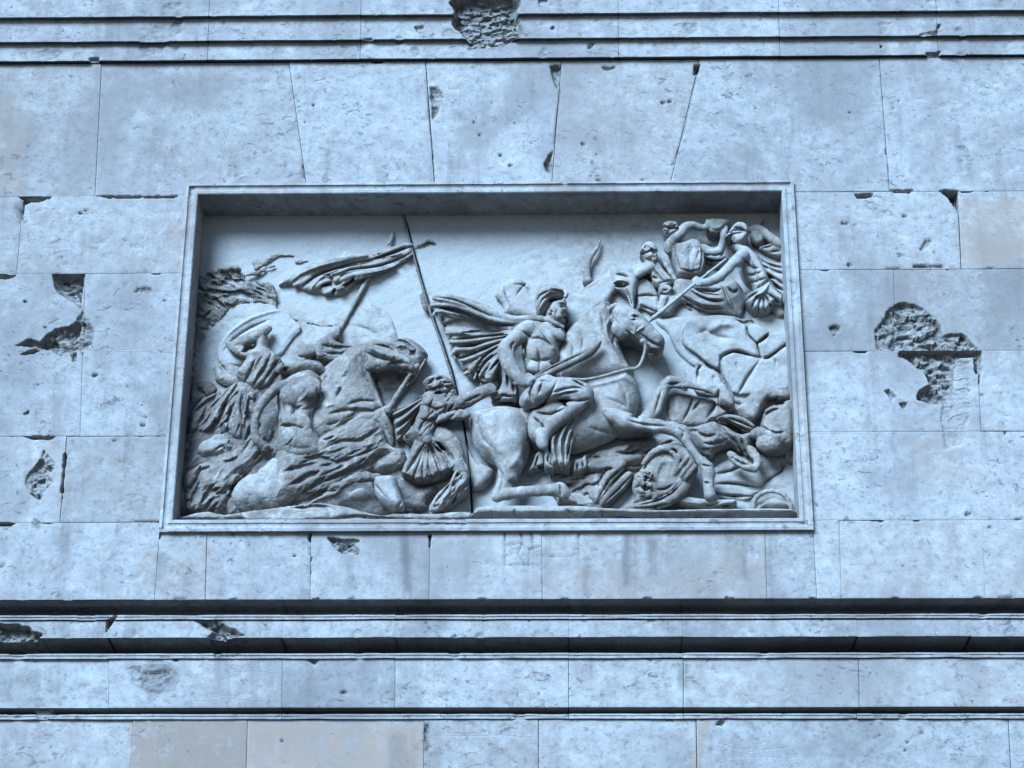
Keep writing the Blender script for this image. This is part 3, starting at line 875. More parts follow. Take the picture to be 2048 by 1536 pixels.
class Carving:
    """shapes are given in pixels of the photograph (through a zoom: origin, scale), depth d in px off the relief's ground"""

    def __init__(self, name, parent, ox=0, oy=0, s=1.0, h=1.8, rough=0.8, crust=0.0, freq=1 / 14., aniso=None, ridge=0.0, pock=0.0, label=None):
        self.pock, self.label = pock, label
        self.name, self.parent, self.h = name, parent, h
        self.view(ox, oy, s)
        self.ops = []; self.strokes = []; self.cuts = []
        self.rough, self.crust, self.freq, self.aniso, self.ridge = rough, crust, freq, aniso, ridge
        self.lo = np.array([1e9, 1e9, 1e9]); self.hi = -self.lo

    def view(self, ox, oy, s):
        self.ox, self.oy, self.s = ox, oy, s
        return self

    def pt(self, u, v, d):
        d = d * DS
        q = P([self.ox + u / self.s], [self.oy + v / self.s], PY - d * S)[0]
        return np.array([q[0] / S, (q[2] - Z0) / S, d])

    def _grow(self, lo, hi):
        self.lo = np.minimum(self.lo, lo); self.hi = np.maximum(self.hi, hi)

    def cap(self, pts, k=4, smooth=2, cut=False):
        """tapered limb: (u, v, d, r) knots"""
        p = catmull([(a, b, c, d) for a, b, c, d in pts], smooth, False) if len(pts) > 2 and smooth > 1 else np.array(pts, float)
        q = [(self.pt(a, b, c), d / self.s) for a, b, c, d in p]
        for (a, ra), (b, rb) in zip(q[:-1], q[1:]):
            r = max(ra, rb)
            lo = np.minimum(a, b) - r - k; hi = np.maximum(a, b) + r + k
            (self.cuts if cut else self.ops).append(('c', lo, hi, k, (a, b, ra, rb)))
            if not cut:
                self._grow(np.minimum(a, b) - r, np.maximum(a, b) + r)
        return self

    def ell(self, u, v, d, ru, rv, rd, ang=0, k=5, cut=False):
        c = self.pt(u, v, d); ru, rv = ru / self.s, rv / self.s; rd = rd * 1.1
        r = max(ru, rv)
        lo = c - np.array([r, r, rd]) - k; hi = c + np.array([r, r, rd]) + k
        (self.cuts if cut else self.ops).append(('e', lo, hi, k, (c, ru, rv, rd, math.radians(ang))))
        if not cut:
            self._grow(lo + k, hi - k)
        return self

    def pill(self, pts, d0, H, R, k=4, lo=-3, sub=3, ts=1.0, te=(0, 0)):
        """swelling form from a traced outline: rises from d0 by H over the inset R; te tilts it (per px in x, z)"""
        p = catmull(pts, sub) if sub > 1 else np.array(pts, float)
        dm = d0 + H * 0.4
        q = np.array([self.pt(a, b, dm)[:2] for a, b in p])
        d0, H = d0 * DS, H * DS
        lo = lo * DS if lo > 0 else lo
        c = q.mean(0)
        l = np.array([*(q.min(0) - k - 2), lo - 2]); hmax = d0 + H + 30 * (te != (0, 0)) + k + 2
        hgh = np.array([*(q.max(0) + k + 2), hmax])
        self.ops.append(('p', l, hgh, k, (q, d0, H, R / self.s, lo, te, c)))
        self._grow(l + k, hgh - k)
        return self

    def st(self, pts, w, amp, dmin=-5, dmax=200, smooth=2, taper=True):
        """a cut line (amp > 0) or raised line (amp < 0) drawn along the surface"""
        p = catmull(pts, smooth, False) if len(pts) > 2 and smooth > 1 else np.array(pts, float)
        q = np.stack([self.ox + p[:, 0] / self.s, self.oy + p[:, 1] / self.s], 1)
        self.strokes.append((q, w / self.s, amp, dmin, dmax, taper))
        return self

    def sts(self, lines, w, amp, **kw):
        for l in lines:
            self.st(l, w, amp, **kw)
        return self

    def hatch(self, poly, ang, n, L, w, amp, seed=1, jit=12, dmin=-5):
        """many short chisel lines following one direction inside a traced area; alternately cut and raised"""
        rr = random.Random(seed)
        p = np.array(poly, float); lo, hi = p.min(0), p.max(0); k = 0
        while k < n:
            x, y = rr.uniform(lo[0], hi[0]), rr.uniform(lo[1], hi[1])
            if poly_sdf(np.array([x]), np.array([y]), p)[0] > 0:
                continue
            a = math.radians(ang + rr.uniform(-jit, jit)); l = L * rr.uniform(0.5, 1.3) / 2
            dx, dy = math.cos(a) * l, -math.sin(a) * l
            b = rr.uniform(-0.2, 0.2)
            self.st([(x - dx, y - dy), (x - b * dy, y + b * dx), (x + dx, y + dy)], w * rr.uniform(0.7, 1.3), amp * rr.uniform(0.5, 1.2) * (1 if rr.random() < 0.7 else -0.6), dmin=dmin)
            k += 1
        return self

    def build(self, mat=None):
        h = self.h
        lo = self.lo - 6; hi = self.hi + 6
        lo[2] = max(lo[2], -4); n = np.ceil((hi - lo) / h).astype(int) + 1
        gx = (lo[0] + h * np.arange(n[0])).astype(np.float32)
        gy = (lo[1] + h * np.arange(n[1])).astype(np.float32)
        gd = (lo[2] + h * np.arange(n[2])).astype(np.float32)
        F = np.full(n, 30.0, np.float32)

        def window(l, u):
            a = np.clip(np.floor((l - lo) / h).astype(int), 0, n); b = np.clip(np.ceil((u - lo) / h).astype(int) + 1, 0, n)
            return tuple(slice(x, y) for x, y in zip(a, b))

        def field(op, w):
            kind, _, _, k, a = op
            X = gx[w[0]][:, None, None]; Y = gy[w[1]][None, :, None]; D = gd[w[2]][None, None, :]
            if kind == 'c':
                return capsule_d(X, Y, D, *a)
            if kind == 'e':
                c, ru, rv, rd, an = a
                dx, dy = X - c[0], Y - c[1]
                ca, sa = math.cos(an), math.sin(an)
                x2, y2 = (dx * ca + dy * sa) / ru, (-dx * sa + dy * ca) / rv
                z2 = (D - c[2]) / rd
                r0 = np.sqrt(x2 * x2 + y2 * y2 + z2 * z2)
                return (r0 - 1) * min(ru, rv, rd)
            q, d0, H, R, l0, te, c = a
            XX, YY = np.broadcast_arrays(X[:, :, 0], Y[:, :, 0])
            dp = poly_sdf(XX, YY, q)
            t = np.clip(-dp / R, 0, 1)
            top = d0 + H * np.sqrt(np.maximum(1 - (1 - t) ** 2, 0)) + te[0] * (XX - c[0]) + te[1] * (YY - c[1])
            top = top[:, :, None].astype(np.float32); dp = dp[:, :, None].astype(np.float32)
            if H >= 18:                                  # the form is undercut towards the ground of the relief
                m_ = d0 + 0.38 * H
                dp = dp + 0.62 * np.clip(m_ - D, 0, min(16, 0.36 * R))
            return np.maximum(np.maximum((D - top) * 0.75, dp), l0 - D)

        for op in self.ops:
            w = window(op[1], op[2])
            f = field(op, w).astype(np.float32)
            F[w] = smin(F[w], f, op[3])
        for op in self.cuts:
            w = window(op[1], op[2])
            f = field(op, w).astype(np.float32)
            F[w] = -smin(-F[w], f, op[3])
        # cut and raised lines
        for q, wd, amp, dmin, dmax, taper in self.strokes:
            ks = []
            for d in (max(dmin, lo[2]), min(dmax, hi[2])):
                r = P(q[:, 0], q[:, 1], PY - d * S)
                ks.append(np.stack([r[:, 0] / S, (r[:, 2] - Z0) / S], 1))
            ks = np.concatenate(ks)
            m = 3 * wd + 2
            w = window(np.array([*(ks.min(0) - m), max(dmin, lo[2])]), np.array([*(ks.max(0) + m), min(dmax, hi[2])]))
            sub = F[w]
            near = np.abs(sub) < 9
            if not near.any():
                continue
            I = np.nonzero(near)
            X = gx[w[0]][I[0]] * S; Y = PY - gd[w[2]][I[2]] * S; Zz = gy[w[1]][I[1]] * S + Z0
            U, V = project(X, Y, Zz)
            best = np.full(len(U), 1e9); L = len(q) - 1
            tt = np.zeros(len(U))
            for i in range(L):
                a, b = q[i], q[i + 1]
                e = b - a; l2 = e @ e + 1e-9
                t = np.clip(((U - a[0]) * e[0] + (V - a[1]) * e[1]) / l2, 0, 1)
                dd = (U - a[0] - t * e[0]) ** 2 + (V - a[1] - t * e[1]) ** 2
                s = dd < best
                best = np.where(s, dd, best); tt = np.where(s, (i + t) / L, tt)
            tp = np.minimum(1, 0.2 + 2.6 * np.minimum(tt, 1 - tt)) if taper else np.ones_like(tt)
            ww = wd * (0.45 + 0.55 * tp)
            dist = np.sqrt(best)
            prof = np.exp(-1.15 * dist / ww) if amp > 0 else np.exp(-best / (ww * ww))
            sub[near] += (amp * (1.7 if amp > 3 else 1.3 if amp > 0 else 1.1) * tp * prof).astype(np.float32)
            F[w] = sub
        F[:, :, 0] = np.maximum(F[:, :, 0], 0.2)
        V, Q = surface_nets(F)
        V = lo + V * h
        X, Y, D = V[:, 0], V[:, 1], V[:, 2]
        # weathering
        me_n = vert_normals(V, Q)
        ax = (X, Y)
        if self.aniso:
            an = math.radians(self.aniso[0]); st_ = self.aniso[1]
            ax = ((X * math.cos(an) + Y * math.sin(an)) / st_, -X * math.sin(an) + Y * math.cos(an))
        dis = self.rough * 0.8 * fbm(ax[0], ax[1], D, self.freq, 4, 31)
        if self.ridge:
            dis = dis - self.ridge * fbm(ax[0], ax[1], D * 0.6, self.freq * 0.8, 4, 51, True)
        if self.pock:
            dis = dis - self.pock * sstep(0.35, 0.8, fbm(X, Y, D, 1 / 7., 3, 81))
        V = V + me_n * dis[:, None]
        out = np.stack([V[:, 0] * S, PY - V[:, 2] * S, V[:, 1] * S + Z0], 1)
        at = {'crust': np.full(len(V), self.crust)}
        if callable(self.crust):
            at = {'crust': self.crust(out[:, 0], out[:, 2])}
        o = mesh_np(self.name, out, Q, mat or CARVED, True, at, self.parent)
        if self.label:
            o['label'] = self.label
        return o


def vert_normals(V, Q):
    n = np.cross(V[Q[:, 2]] - V[Q[:, 0]], V[Q[:, 3]] - V[Q[:, 1]])
    vn = np.zeros_like(V)
    for k in range(4):
        for c in range(3):
            vn[:, c] += np.bincount(Q[:, k], n[:, c], len(V))
    return vn / (np.linalg.norm(vn, axis=1, keepdims=True) + 1e-9)


def surface_nets(F):
    nx, ny, nz = F.shape
    neg = F < 0
    c = np.zeros((nx - 1, ny - 1, nz - 1), np.int8)
    corners = [(i, j, k) for i in (0, 1) for j in (0, 1) for k in (0, 1)]
    for i, j, k in corners:
        c += neg[i:nx - 1 + i, j:ny - 1 + j, k:nz - 1 + k]
    act = (c > 0) & (c < 8)
    I = np.argwhere(act)
    idx = np.full(act.shape, -1, np.int64); idx[act] = np.arange(len(I))
    vals = {cn: F[I[:, 0] + cn[0], I[:, 1] + cn[1], I[:, 2] + cn[2]] for cn in corners}
    acc = np.zeros((len(I), 3)); cnt = np.zeros(len(I))
    for a in corners:
        for ax in range(3):
            if a[ax]:
                continue
            b = tuple(a[q] + (1 if q == ax else 0) for q in range(3))
            va, vb = vals[a], vals[b]
            x = (va < 0) != (vb < 0)
            t = np.where(x, va / np.where(x, va - vb, 1), 0)
            for q in range(3):
                acc[:, q] += np.where(x, a[q] + (t if q == ax else 0), 0)
            cnt += x
    V = I + acc / cnt[:, None]
    Q = []
    for ax in range(3):
        sl0 = [slice(None)] * 3; sl1 = [slice(None)] * 3
        sl0[ax] = slice(0, -1); sl1[ax] = slice(1, None)
        x = neg[tuple(sl0)] != neg[tuple(sl1)]
        E = np.argwhere(x)
        o1, o2 = [(1, 2), (2, 0), (0, 1)][ax]
        ok = (E[:, o1] > 0) & (E[:, o2] > 0) & (E[:, o1] < F.shape[o1] - 1) & (E[:, o2] < F.shape[o2] - 1)
        E = E[ok]
        def at(d1, d2):
            e = E.copy(); e[:, o1] -= d1; e[:, o2] -= d2
            return idx[e[:, 0], e[:, 1], e[:, 2]]
        q = np.stack([at(1, 1), at(0, 1), at(0, 0), at(1, 0)], 1)
        s = neg[E[:, 0], E[:, 1], E[:, 2]]
        q = np.where(s[:, None], q, q[:, ::-1])
        Q.append(q)
    return V, np.concatenate(Q)

# ---------------------------------------------------------------- the battle relief


def Cv(name, ox=0, oy=0, s=1.0, parent=None, **kw):
    return Carving(name, parent or relief, ox, oy, s, **kw)


# zooms used while measuring
R1 = (340, 380, 4.6545); R2 = (340, 660, 3.7455); R3 = (640, 640, 3.6575); R4 = (780, 400, 3.8391)
R5 = (860, 680, 4.1523); R6 = (1120, 420, 4.0417); R7 = (1160, 700, 4.2667)
RA, RB = (320, 640, 3.103), (1140, 720, 4.096)

# ground of the relief: two slabs meeting along a joint
gx0, gx1 = -1.935, 1.935
JNT = Pxz([(806,425),(815,455),(826,495),(839,540),(852,585),(867,632),(885,682),(906,745),(916,790),(926,840),(936,900),(941,960),(945,1050)], PY)
def slab(left, nm):
    z = np.linspace(FB + 0.005, FT - 0.045, 200)
    xj = np.interp(z, JNT[::-1, 1], JNT[::-1, 0]) + 0.002 * fbm(z, z * 0, z * 0, 12, 3, 9)
    nx = 180
    t = np.linspace(0, 1, nx + 1)[None]
    a, b = (np.full_like(z, gx0), xj - 0.007) if left else (xj + 0.007, np.full_like(z, gx1))
    X = a[:, None] + (b - a)[:, None] * t
    Zz = np.repeat(z[:, None], nx + 1, 1)
    Y = PY + 0.004 * fbm(X, X * 0, Zz, 3, 4, 90) + 0.002 * fbm(X * 0.6 + Zz * 0.4, X * 0, Zz - X * 0.4, 14, 3, 93, True)
    V = np.stack([X.ravel(), Y.ravel(), Zz.ravel()], 1)
    ids = np.arange(200 * (nx + 1)).reshape(200, nx + 1)
    F = np.stack([ids[:-1, :-1], ids[:-1, 1:], ids[1:, 1:], ids[1:, :-1]], -1).reshape(-1, 4)
    e = ids[:, -1] if left else ids[:, 0]
    VB = V[e].copy(); VB[:, 1] += 0.05
    n0 = len(V); k = np.arange(199)
    FE = np.stack([e[k], n0 + k, n0 + k + 1, e[k + 1]], 1)
    if not left:
        FE = FE[:, ::-1]
    V = np.concatenate([V, VB])
    cr = -0.14 + 0.10 * fbm(V[:, 0], V[:, 1] * 0, V[:, 2], 1.6, 4, 4)
    return mesh_np(nm, V, np.concatenate([F, FE]), CARVED, True, {'crust': cr}, relief)
slab(True, 'background_slab')
slab(False, 'background_slab')
boxes('background_core', [(-1.965, 1.965, PY + 0.06, PY + 0.3, FB + 0.001, FT - 0.001)], CORE, relief)

# ---- cliff and boulders at right
c = Cv('rock_cliff', *R6, rough=1.6, crust=-0.08, h=2.2, freq=1 / 26., ridge=0.0, label='pale cracked rock ledge under the soldiers at right')
c.pill([(770,900),(850,868),(1000,862),(1200,846),(1400,858),(1500,880),(1650,850),(1860,866),(1870,1560),(1420,1560),(1340,1420),(1200,1330),(1050,1240),(930,1130),(880,1000)], 0, 7, 40)
c.pill([(1000,935),(1040,902),(1200,866),(1400,872),(1490,925),(1520,1000),(1590,1080),(1620,1200),(1480,1160),(1400,1150),(1300,1190),(1290,1300),(1200,1260),(1100,1180),(1000,1100),(985,1010)], 8, 13, 22, k=2, te=(0.03, 0.10), sub=2)
c.pill([(1305,1200),(1400,1152),(1610,1195),(1690,1180),(1790,1120),(1850,1120),(1850,1450),(1440,1500),(1370,1450),(1312,1330)], 6, 11, 22, k=2, te=(-0.05, 0.06), sub=2)
c.pill([(1510,960),(1570,920),(1680,980),(1690,1010),(1620,1060),(1590,1080),(1530,1030)], 8, 10, 18, k=2, te=(0.1, 0.0), sub=2)
c.pill([(1590,1085),(1680,1020),(1800,990),(1850,1000),(1845,1080),(1690,1190),(1620,1200)], 6, 12, 18, k=2, te=(-0.08, 0.1), sub=2)
c.pill([(1080,1290),(1150,1255),(1280,1310),(1320,1400),(1350,1470),(1100,1480)], 4, 6, 40, k=2)
c.st([(1100,1010),(1180,980),(1290,1030),(1400,1040)], 40, 5).st([(1180,1000),(1300,920),(1420,930)], 30, -4)
c.sts([[(1000,1100),(1120,1190),(1210,1265),(1290,1310),(1350,1450)], [(1300,1195),(1400,1145),(1500,1165),(1615,1200)], [(1510,930),(1520,1010),(1590,1085),(1625,1205)],
       [(1625,1205),(1690,1195),(1790,1115),(1845,1080)], [(1440,1500),(1500,1380),(1610,1220)], [(1590,1085),(1640,1050),(1690,1000)], [(1110,1400),(1115,1290),(1150,1255)],
       [(1400,870),(1480,915),(1540,900),(1580,930)]], 9, 6)
c.sts([[(1420,1220),(1440,1290)], [(1240,1390),(1245,1330)], [(1740,1200),(1750,1260)]], 7, 3)
rock_cliff_ = c.build()

c = Cv('carved_clouds', rough=0.8, crust=-0.04, h=2.2, freq=1 / 20.)
c.pill([(392,690),(430,650),(500,615),(570,605),(640,640),(700,612),(750,600),(785,640),(800,720),(780,800),(700,830),(500,820),(392,800)], 0, 4, 70)
c.sts([[(735,572),(765,588),(800,612)],[(720,602),(756,608),(790,630)],[(600,640),(640,655),(690,650)],[(700,650),(735,658),(765,676)],[(580,610),(600,600),(615,612)],[(560,645),(585,640),(605,648)]], 4, 2.6)
carved_clouds_ = c.build()

# ---- smoke, trees and broken trophies low at upper left
c = Cv('carved_foliage', rough=2.2, crust=0.10, h=1.6, freq=1 / 11., aniso=(-30, 1.8), ridge=2.2, pock=1.2)
c.pill([(398,550),(430,541),(456,530),(482,535),(478,546),(490,552),(508,556),(522,563),(530,563),(546,570),(552,600),(548,612),(524,604),(500,597),(478,602),(450,628),(430,642),(410,655),(400,690),(390,720),(390,600)], 0, 11, 26)
c.pill([(386,640),(440,600),(500,585),(520,600),(470,612),(440,640),(415,664),(400,710),(396,770),(384,800)], 0, 8, 26)
c.hatch([(398,552),(480,540),(540,570),(550,605),(480,600),(400,690),(392,600)], -32, 60, 36, 3, 4, 31, 20)
c.sts([[(404,560),(440,570),(500,560),(545,590)],[(400,580),(450,585),(520,590)],[(425,600),(470,590),(530,600)],[(398,600),(430,610),(445,625)],[(400,640),(425,620)]], 3, 5)
c.cap([(404,551,6,4),(430,543,9,6),(460,535,12,7),(480,540,9,5)]).cap([(490,553,6,5),(510,548,6,5),(530,538,5,4),(548,533,4,3)])
c.cap([(528,566,5,5),(545,575,8,6),(551,610,7,4)])
carved_foliage_ = c.build()
c = Cv('carved_foliage', rough=2.0, crust=0.010, h=2.0, freq=1 / 10., ridge=1.5)
c.pill([(503,520),(525,516),(532,511),(545,507),(570,507),(590,510),(560,514),(545,520),(530,530),(512,540),(505,532)], 0, 6, 8)
c.pill([(590,520),(618,520),(605,526),(595,528)], 0, 3, 5)
carved_foliage_ = c.build()

# ---- shield behind the left soldier
c = Cv('round_shield', *R1, rough=0.8, crust=-0.16, label='pale round shield behind the raised arm')
c.pill([(430,1500),(520,1350),(620,1255),(760,1170),(900,1125),(1000,1110),(1090,1140),(1160,1220),(1230,1300),(1150,1390),(1090,1480),(1020,1560),(700,1640),(480,1640)], 0, 11, 50)
c.st([(440,1480),(530,1350),(640,1260),(770,1185),(930,1135),(1060,1115)], 18, -3)
c.st([(500,1500),(600,1385),(760,1280),(930,1210)], 16, 4)
c.st([(1080,1130),(1160,1220),(1220,1300),(1130,1400),(1040,1520)], 14, -3)
round_shield_ = c.build()

# ---- banner and its poles
c = Cv('banner', rough=0.5, crust=0.010, h=1.7, label='tattered banner streaming left from its pole')
c.pill([(556,571),(572,557),(590,545),(612,532),(640,519),(676,513),(690,501),(730,498),(775,491),(818,486),(826,500),(822,516),(792,532),(762,546),(724,558),(704,574),(688,588),(664,591),(642,586),(618,584),(604,578),(595,571),(588,568)], 0, 14, 14)
for q in ([(572,562,8,5),(640,530,14,8),(700,516,16,7),(780,498,14,6),(822,490,10,4)], [(590,570,8,5),(650,548,16,8),(720,528,18,7),(800,506,14,5)], [(625,578,8,6),(650,566,14,7),(690,556,18,8),(740,540,18,7),(800,518,14,6),(822,508,12,4)],
          [(650,586,8,5),(680,576,14,6),(702,560,16,6),(740,548,14,5)], [(700,505,10,4),(760,497,12,5),(815,489,10,4)]):
    c.cap(q, k=2.5)
c.sts([[(604,577),(620,560),(650,545),(700,528),(740,520)], [(640,585),(644,572),(664,566),(660,552),(646,551)], [(676,565),(690,545),(714,538),(760,532),(806,515),(822,506)],
       [(682,573),(700,565),(710,552)], [(664,590),(672,576)], [(700,504),(730,506),(770,500)], [(690,501),(740,498),(800,490)], [(720,526),(760,515),(800,500),(822,494)]], 3.2, 7)
c.sts([[(580,566),(600,548),(640,532),(690,520)], [(622,580),(630,565),(648,552)], [(742,512),(770,506),(800,496)], [(724,548),(770,540),(812,522)]], 3, -4)
c.sts([[(640,558),(690,535),(740,525),(790,512)], [(735,506),(745,512),(770,503)]], 2.0, 4)
c.cap([(784,461,4,2.5),(784,474,6,3.5),(778,488,8,4),(772,496,8,5)])
c.cap([(828,492,4,2),(845,487,4,2.5),(858,481,4,3),(869,486,3,2)])
banner_ = c.build()
c = Cv('pole', parent=banner_, rough=0.4, crust=0.010, h=1.6)
c.cap([(738,553,5,4.5),(712,600,6,5),(690,640,7,5),(672,672,7,6)]).ell(668, 664, 8, 11, 9, 9)
c.cap([(655,676,5,8),(668,668,8,9),(680,680,6,6)])
banner_pole_ = c.build()
c = Cv('long_spear', rough=0.25, crust=0.26, h=1.4, label='thin tall spear along the joint of the slabs')
c.cap([(804,418,3,2.2),(812,455,5,2.4),(823,495,7,2.5),(835,540,8,2.6),(848,585,9,2.6),(863,632,9,2.7),(881,682,10,2.7),(901,745,12,2.6),(909,775,14,2.4)], smooth=1)
c.cap([(843,590,8,3),(848,606,10,5),(852,622,10,3)])
long_spear_ = c.build()

# ---- horse and bull behind the rider
c = Cv('rearing_bull', *R4, rough=0.7, crust=-0.06, label='horned beast with head raised behind the rider')
c.pill([(800,745),(815,700),(850,650),(920,606),(1000,604),(1070,640),(1180,630),(1260,650),(1330,690),(1410,715),(1470,720),(1500,900),(1300,1000),(1000,900),(880,880),(860,810)], 0, 17, 60)
c.sts([[(880,650),(890,740),(930,820),(960,880)], [(800,740),(850,800),(860,880)], [(950,650),(1010,650),(1060,690),(1090,760)], [(1060,630),(1000,690),(970,740)]], 9, 3.5)
c.st([(1170,640),(1260,655),(1330,700),(1400,715)], 14, -2.5)
c.view(*R6)
c.pill([(-60,900),(40,820),(130,690),(220,612),(300,560),(380,500),(430,458),(540,492),(640,560),(620,640),(560,660),(480,640),(430,740),(350,800),(240,900),(140,1000)], 0, 19, 70)
c.pill([(400,500),(430,455),(480,462),(540,490),(610,525),(640,570),(625,640),(610,720),(605,790),(585,810),(560,770),(535,700),(490,665),(440,630),(412,570)], 8, 22, 55)
c.st([(150,660),(240,605),(330,540),(420,460)], 14, -3)
c.ell(470, 590, 24, 36, 20, 10, -15, cut=True, k=3)
c.st([(430,590),(470,565),(530,570),(560,600)], 10, -6)
c.sts([[(450,520),(510,530),(560,550)], [(440,620),(520,620),(550,590)], [(540,640),(570,720),(590,790)]], 9, 5)
c.sts([[(440,660),(420,720),(390,760)], [(470,660),(450,740)]], 12, 6)
c.cap([(430,470,14,14),(500,490,20,12),(560,500,18,10)]).cap([(590,520,14,14),(630,505,14,10)])
rearing_bull_ = c.build()
c = Cv('horn', *R6, parent=rearing_bull_, rough=0.25, crust=0.030, h=1.5)
c.cap([(235,600,6,36),(222,560,9,30),(218,500,10,27),(228,430,11,25),(252,372,12,21),(290,322,12,16),(314,275,10,12),(322,238,8,6)], k=3)
c.ell(222, 585, 9, 42, 34, 12)
bull_horn_ = c.build()

# ---- soldiers on the cliff, upper right
c = Cv('soldier_cloaks', *R6, rough=0.5, crust=0.015, h=1.8)
c.pill([(930,560),(1060,560),(1200,590),(1330,600),(1400,560),(1480,640),(1500,760),(1420,870),(1300,835),(1190,832),(1100,812),(980,760),(900,860),(800,860),(840,760),(900,650)], 0, 20, 60)
c.sts([[(1060,655),(1140,705),(1240,735),(1330,738)], [(1010,735),(1090,800),(1190,832)], [(1080,630),(1180,680),(1300,690)], [(980,690),(1080,760),(1200,800),(1320,800)], [(1310,580),(1350,700),(1420,860)],
       [(920,840),(960,800),(1000,800)], [(1350,620),(1400,670),(1440,640)], [(900,640),(940,700)], [(1120,640),(1240,660),(1300,640)]], 11, 8)
c.sts([[(1040,690),(1150,760),(1300,770)], [(1100,660),(1200,706),(1320,712)], [(1000,770),(1090,822)]], 12, -5)
c.pill([(1480,310),(1560,330),(1660,390),(1760,420),(1850,440),(1850,720),(1760,660),(1680,540),(1600,420)], 0, 24, 50)
c.sts([[(1580,370),(1680,440),(1800,470)], [(1640,450),(1720,490),(1820,520)], [(1660,510),(1740,560),(1830,620)], [(1560,330),(1680,400),(1810,425)], [(1690,570),(1760,620),(1820,670)]], 11, 9)
c.pill([(1390,740),(1450,680),(1560,650),(1700,690),(1830,740),(1840,860),(1760,880),(1700,820),(1620,840),(1540,820),(1500,770),(1470,860),(1420,860)], 0, 16, 40)
c.pill([(1150,350),(1200,380),(1330,370),(1380,440),(1300,480),(1220,470),(1170,420)], 0, 10, 30)
c.sts([[(1170,390),(1240,420),(1330,400)], [(1180,430),(1240,460)]], 10, 6)
soldier_cloaks_ = c.build()

c = Cv('helmeted_soldier', *R6, rough=0.4, crust=-0.02, h=1.5, label='helmeted soldier bending left on the cliff')
c.pill([(560,480),(640,442),(720,430),(800,432),(850,500),(925,585),(870,625),(800,645),(735,590),(700,515),(640,560),(600,580)], 0, 24, 40)
c.pill([(636,355),(655,305),(705,270),(755,280),(790,320),(802,370),(795,405),(770,425),(725,432),(690,420),(675,395),(660,372)], 6, 32, 40)
c.cap([(720,430,18,40),(740,460,18,40)])
c.cap([(720,470,22,40),(660,500,24,36),(620,530,26,30)])
c.st([(640,355),(700,345),(745,322)], 10, 6).st([(760,330),(770,400)], 10, 5).st([(690,395),(735,400)], 8, 4).ell(694, 368, 34, 9, 7, 5, cut=True, k=2)
c.pill([(730,340),(765,335),(785,375),(765,418),(740,400)], 26, 10, 20)
c.sts([[(760,480),(800,540),(850,590)], [(790,600),(850,580),(910,570)], [(700,510),(750,590)], [(740,540),(800,560)]], 10, 4.5)
c.pill([(795,640),(860,620),(920,660),(880,700),(830,700),(800,690)], 0, 26, 20)
c.sts([[(820,650),(880,650)], [(810,680),(870,690)]], 7, 4)
c.cap([(840,700,16,34),(830,760,14,30),(815,830,12,26)]).cap([(880,700,12,30),(920,760,10,26)])
c.pill([(605,600),(700,560),(760,620),(800,700),(805,820),(740,845),(660,800),(610,830)], 0, 16, 40)
c.sts([[(620,700),(700,690),(790,700)], [(640,770),(720,800),(780,830)], [(620,640),(625,820)]], 10, 5)
c.cap([(820,400,10,18),(860,450,12,20),(930,560,12,16)])
c.hatch([(655,305),(710,272),(770,300),(800,370),(770,400),(720,320)], -50, 16, 60, 8, 4, 25, 20)
helmeted_soldier_ = c.build()

c = Cv('arm_raising_soldier', *R6, rough=0.5, crust=0.000, h=1.5, label='soldier with both arms raised above his head')
c.pill([(850,270),(900,240),(950,280),(1000,270),(1060,250),(1130,265),(1170,340),(1180,450),(1150,530),(1060,560),(960,548),(920,480),(880,380)], 0, 36, 55)
c.pill([(818,150),(840,120),(900,112),(950,125),(965,170),(940,215),(900,240),(860,225),(835,195)], 6, 34, 35)
c.cap([(885,330,26,38),(880,290,30,40),(920,235,34,38),(980,190,36,36),(1010,140,36,36),(1070,122,34,30),(1130,140,32,26),(1180,140,30,22),(1195,100,28,22)])
c.cap([(1195,110,28,18),(1190,80,26,12)]).cap([(1205,115,28,14),(1225,80,26,9)])
c.ell(880, 170, 40, 14, 9, 5, 20, cut=True, k=2).st([(830,140),(900,150),(945,140)], 8, 6).st([(850,195),(880,190)], 7, 4).st([(840,165),(860,175)], 6, 4)
c.sts([[(935,290),(940,380),(960,450),(985,540)], [(1140,290),(1150,400),(1120,510)], [(960,470),(1060,500),(1150,470)]], 11, 4)
c.sts([[(1040,290),(1050,400),(1050,480)]], 20, 2.5)
c.pill([(1175,155),(1190,105),(1240,85),(1320,90),(1385,112),(1345,165),(1290,215),(1220,222),(1190,200)], 4, 30, 40)
c.st([(1200,130),(1260,170),(1340,130)], 9, 3)
c.cap([(1340,150,26,24),(1320,200,28,28),(1305,270,30,32),(1280,340,30,40),(1210,340,28,40),(1160,310,26,38)])
c.sts([[(1290,200),(1270,300)], [(1180,360),(1260,380),(1310,350)]], 10, 4)
c.hatch([(820,150),(840,122),(900,114),(950,128),(960,160),(900,150),(850,200)], 30, 14, 50, 8, 4, 26, 40)
c.hatch([(930,290),(1130,270),(1170,440),(1060,550),(950,530)], 70, 10, 90, 14, 2.4, 27, 30)
arm_raising_soldier_ = c.build()

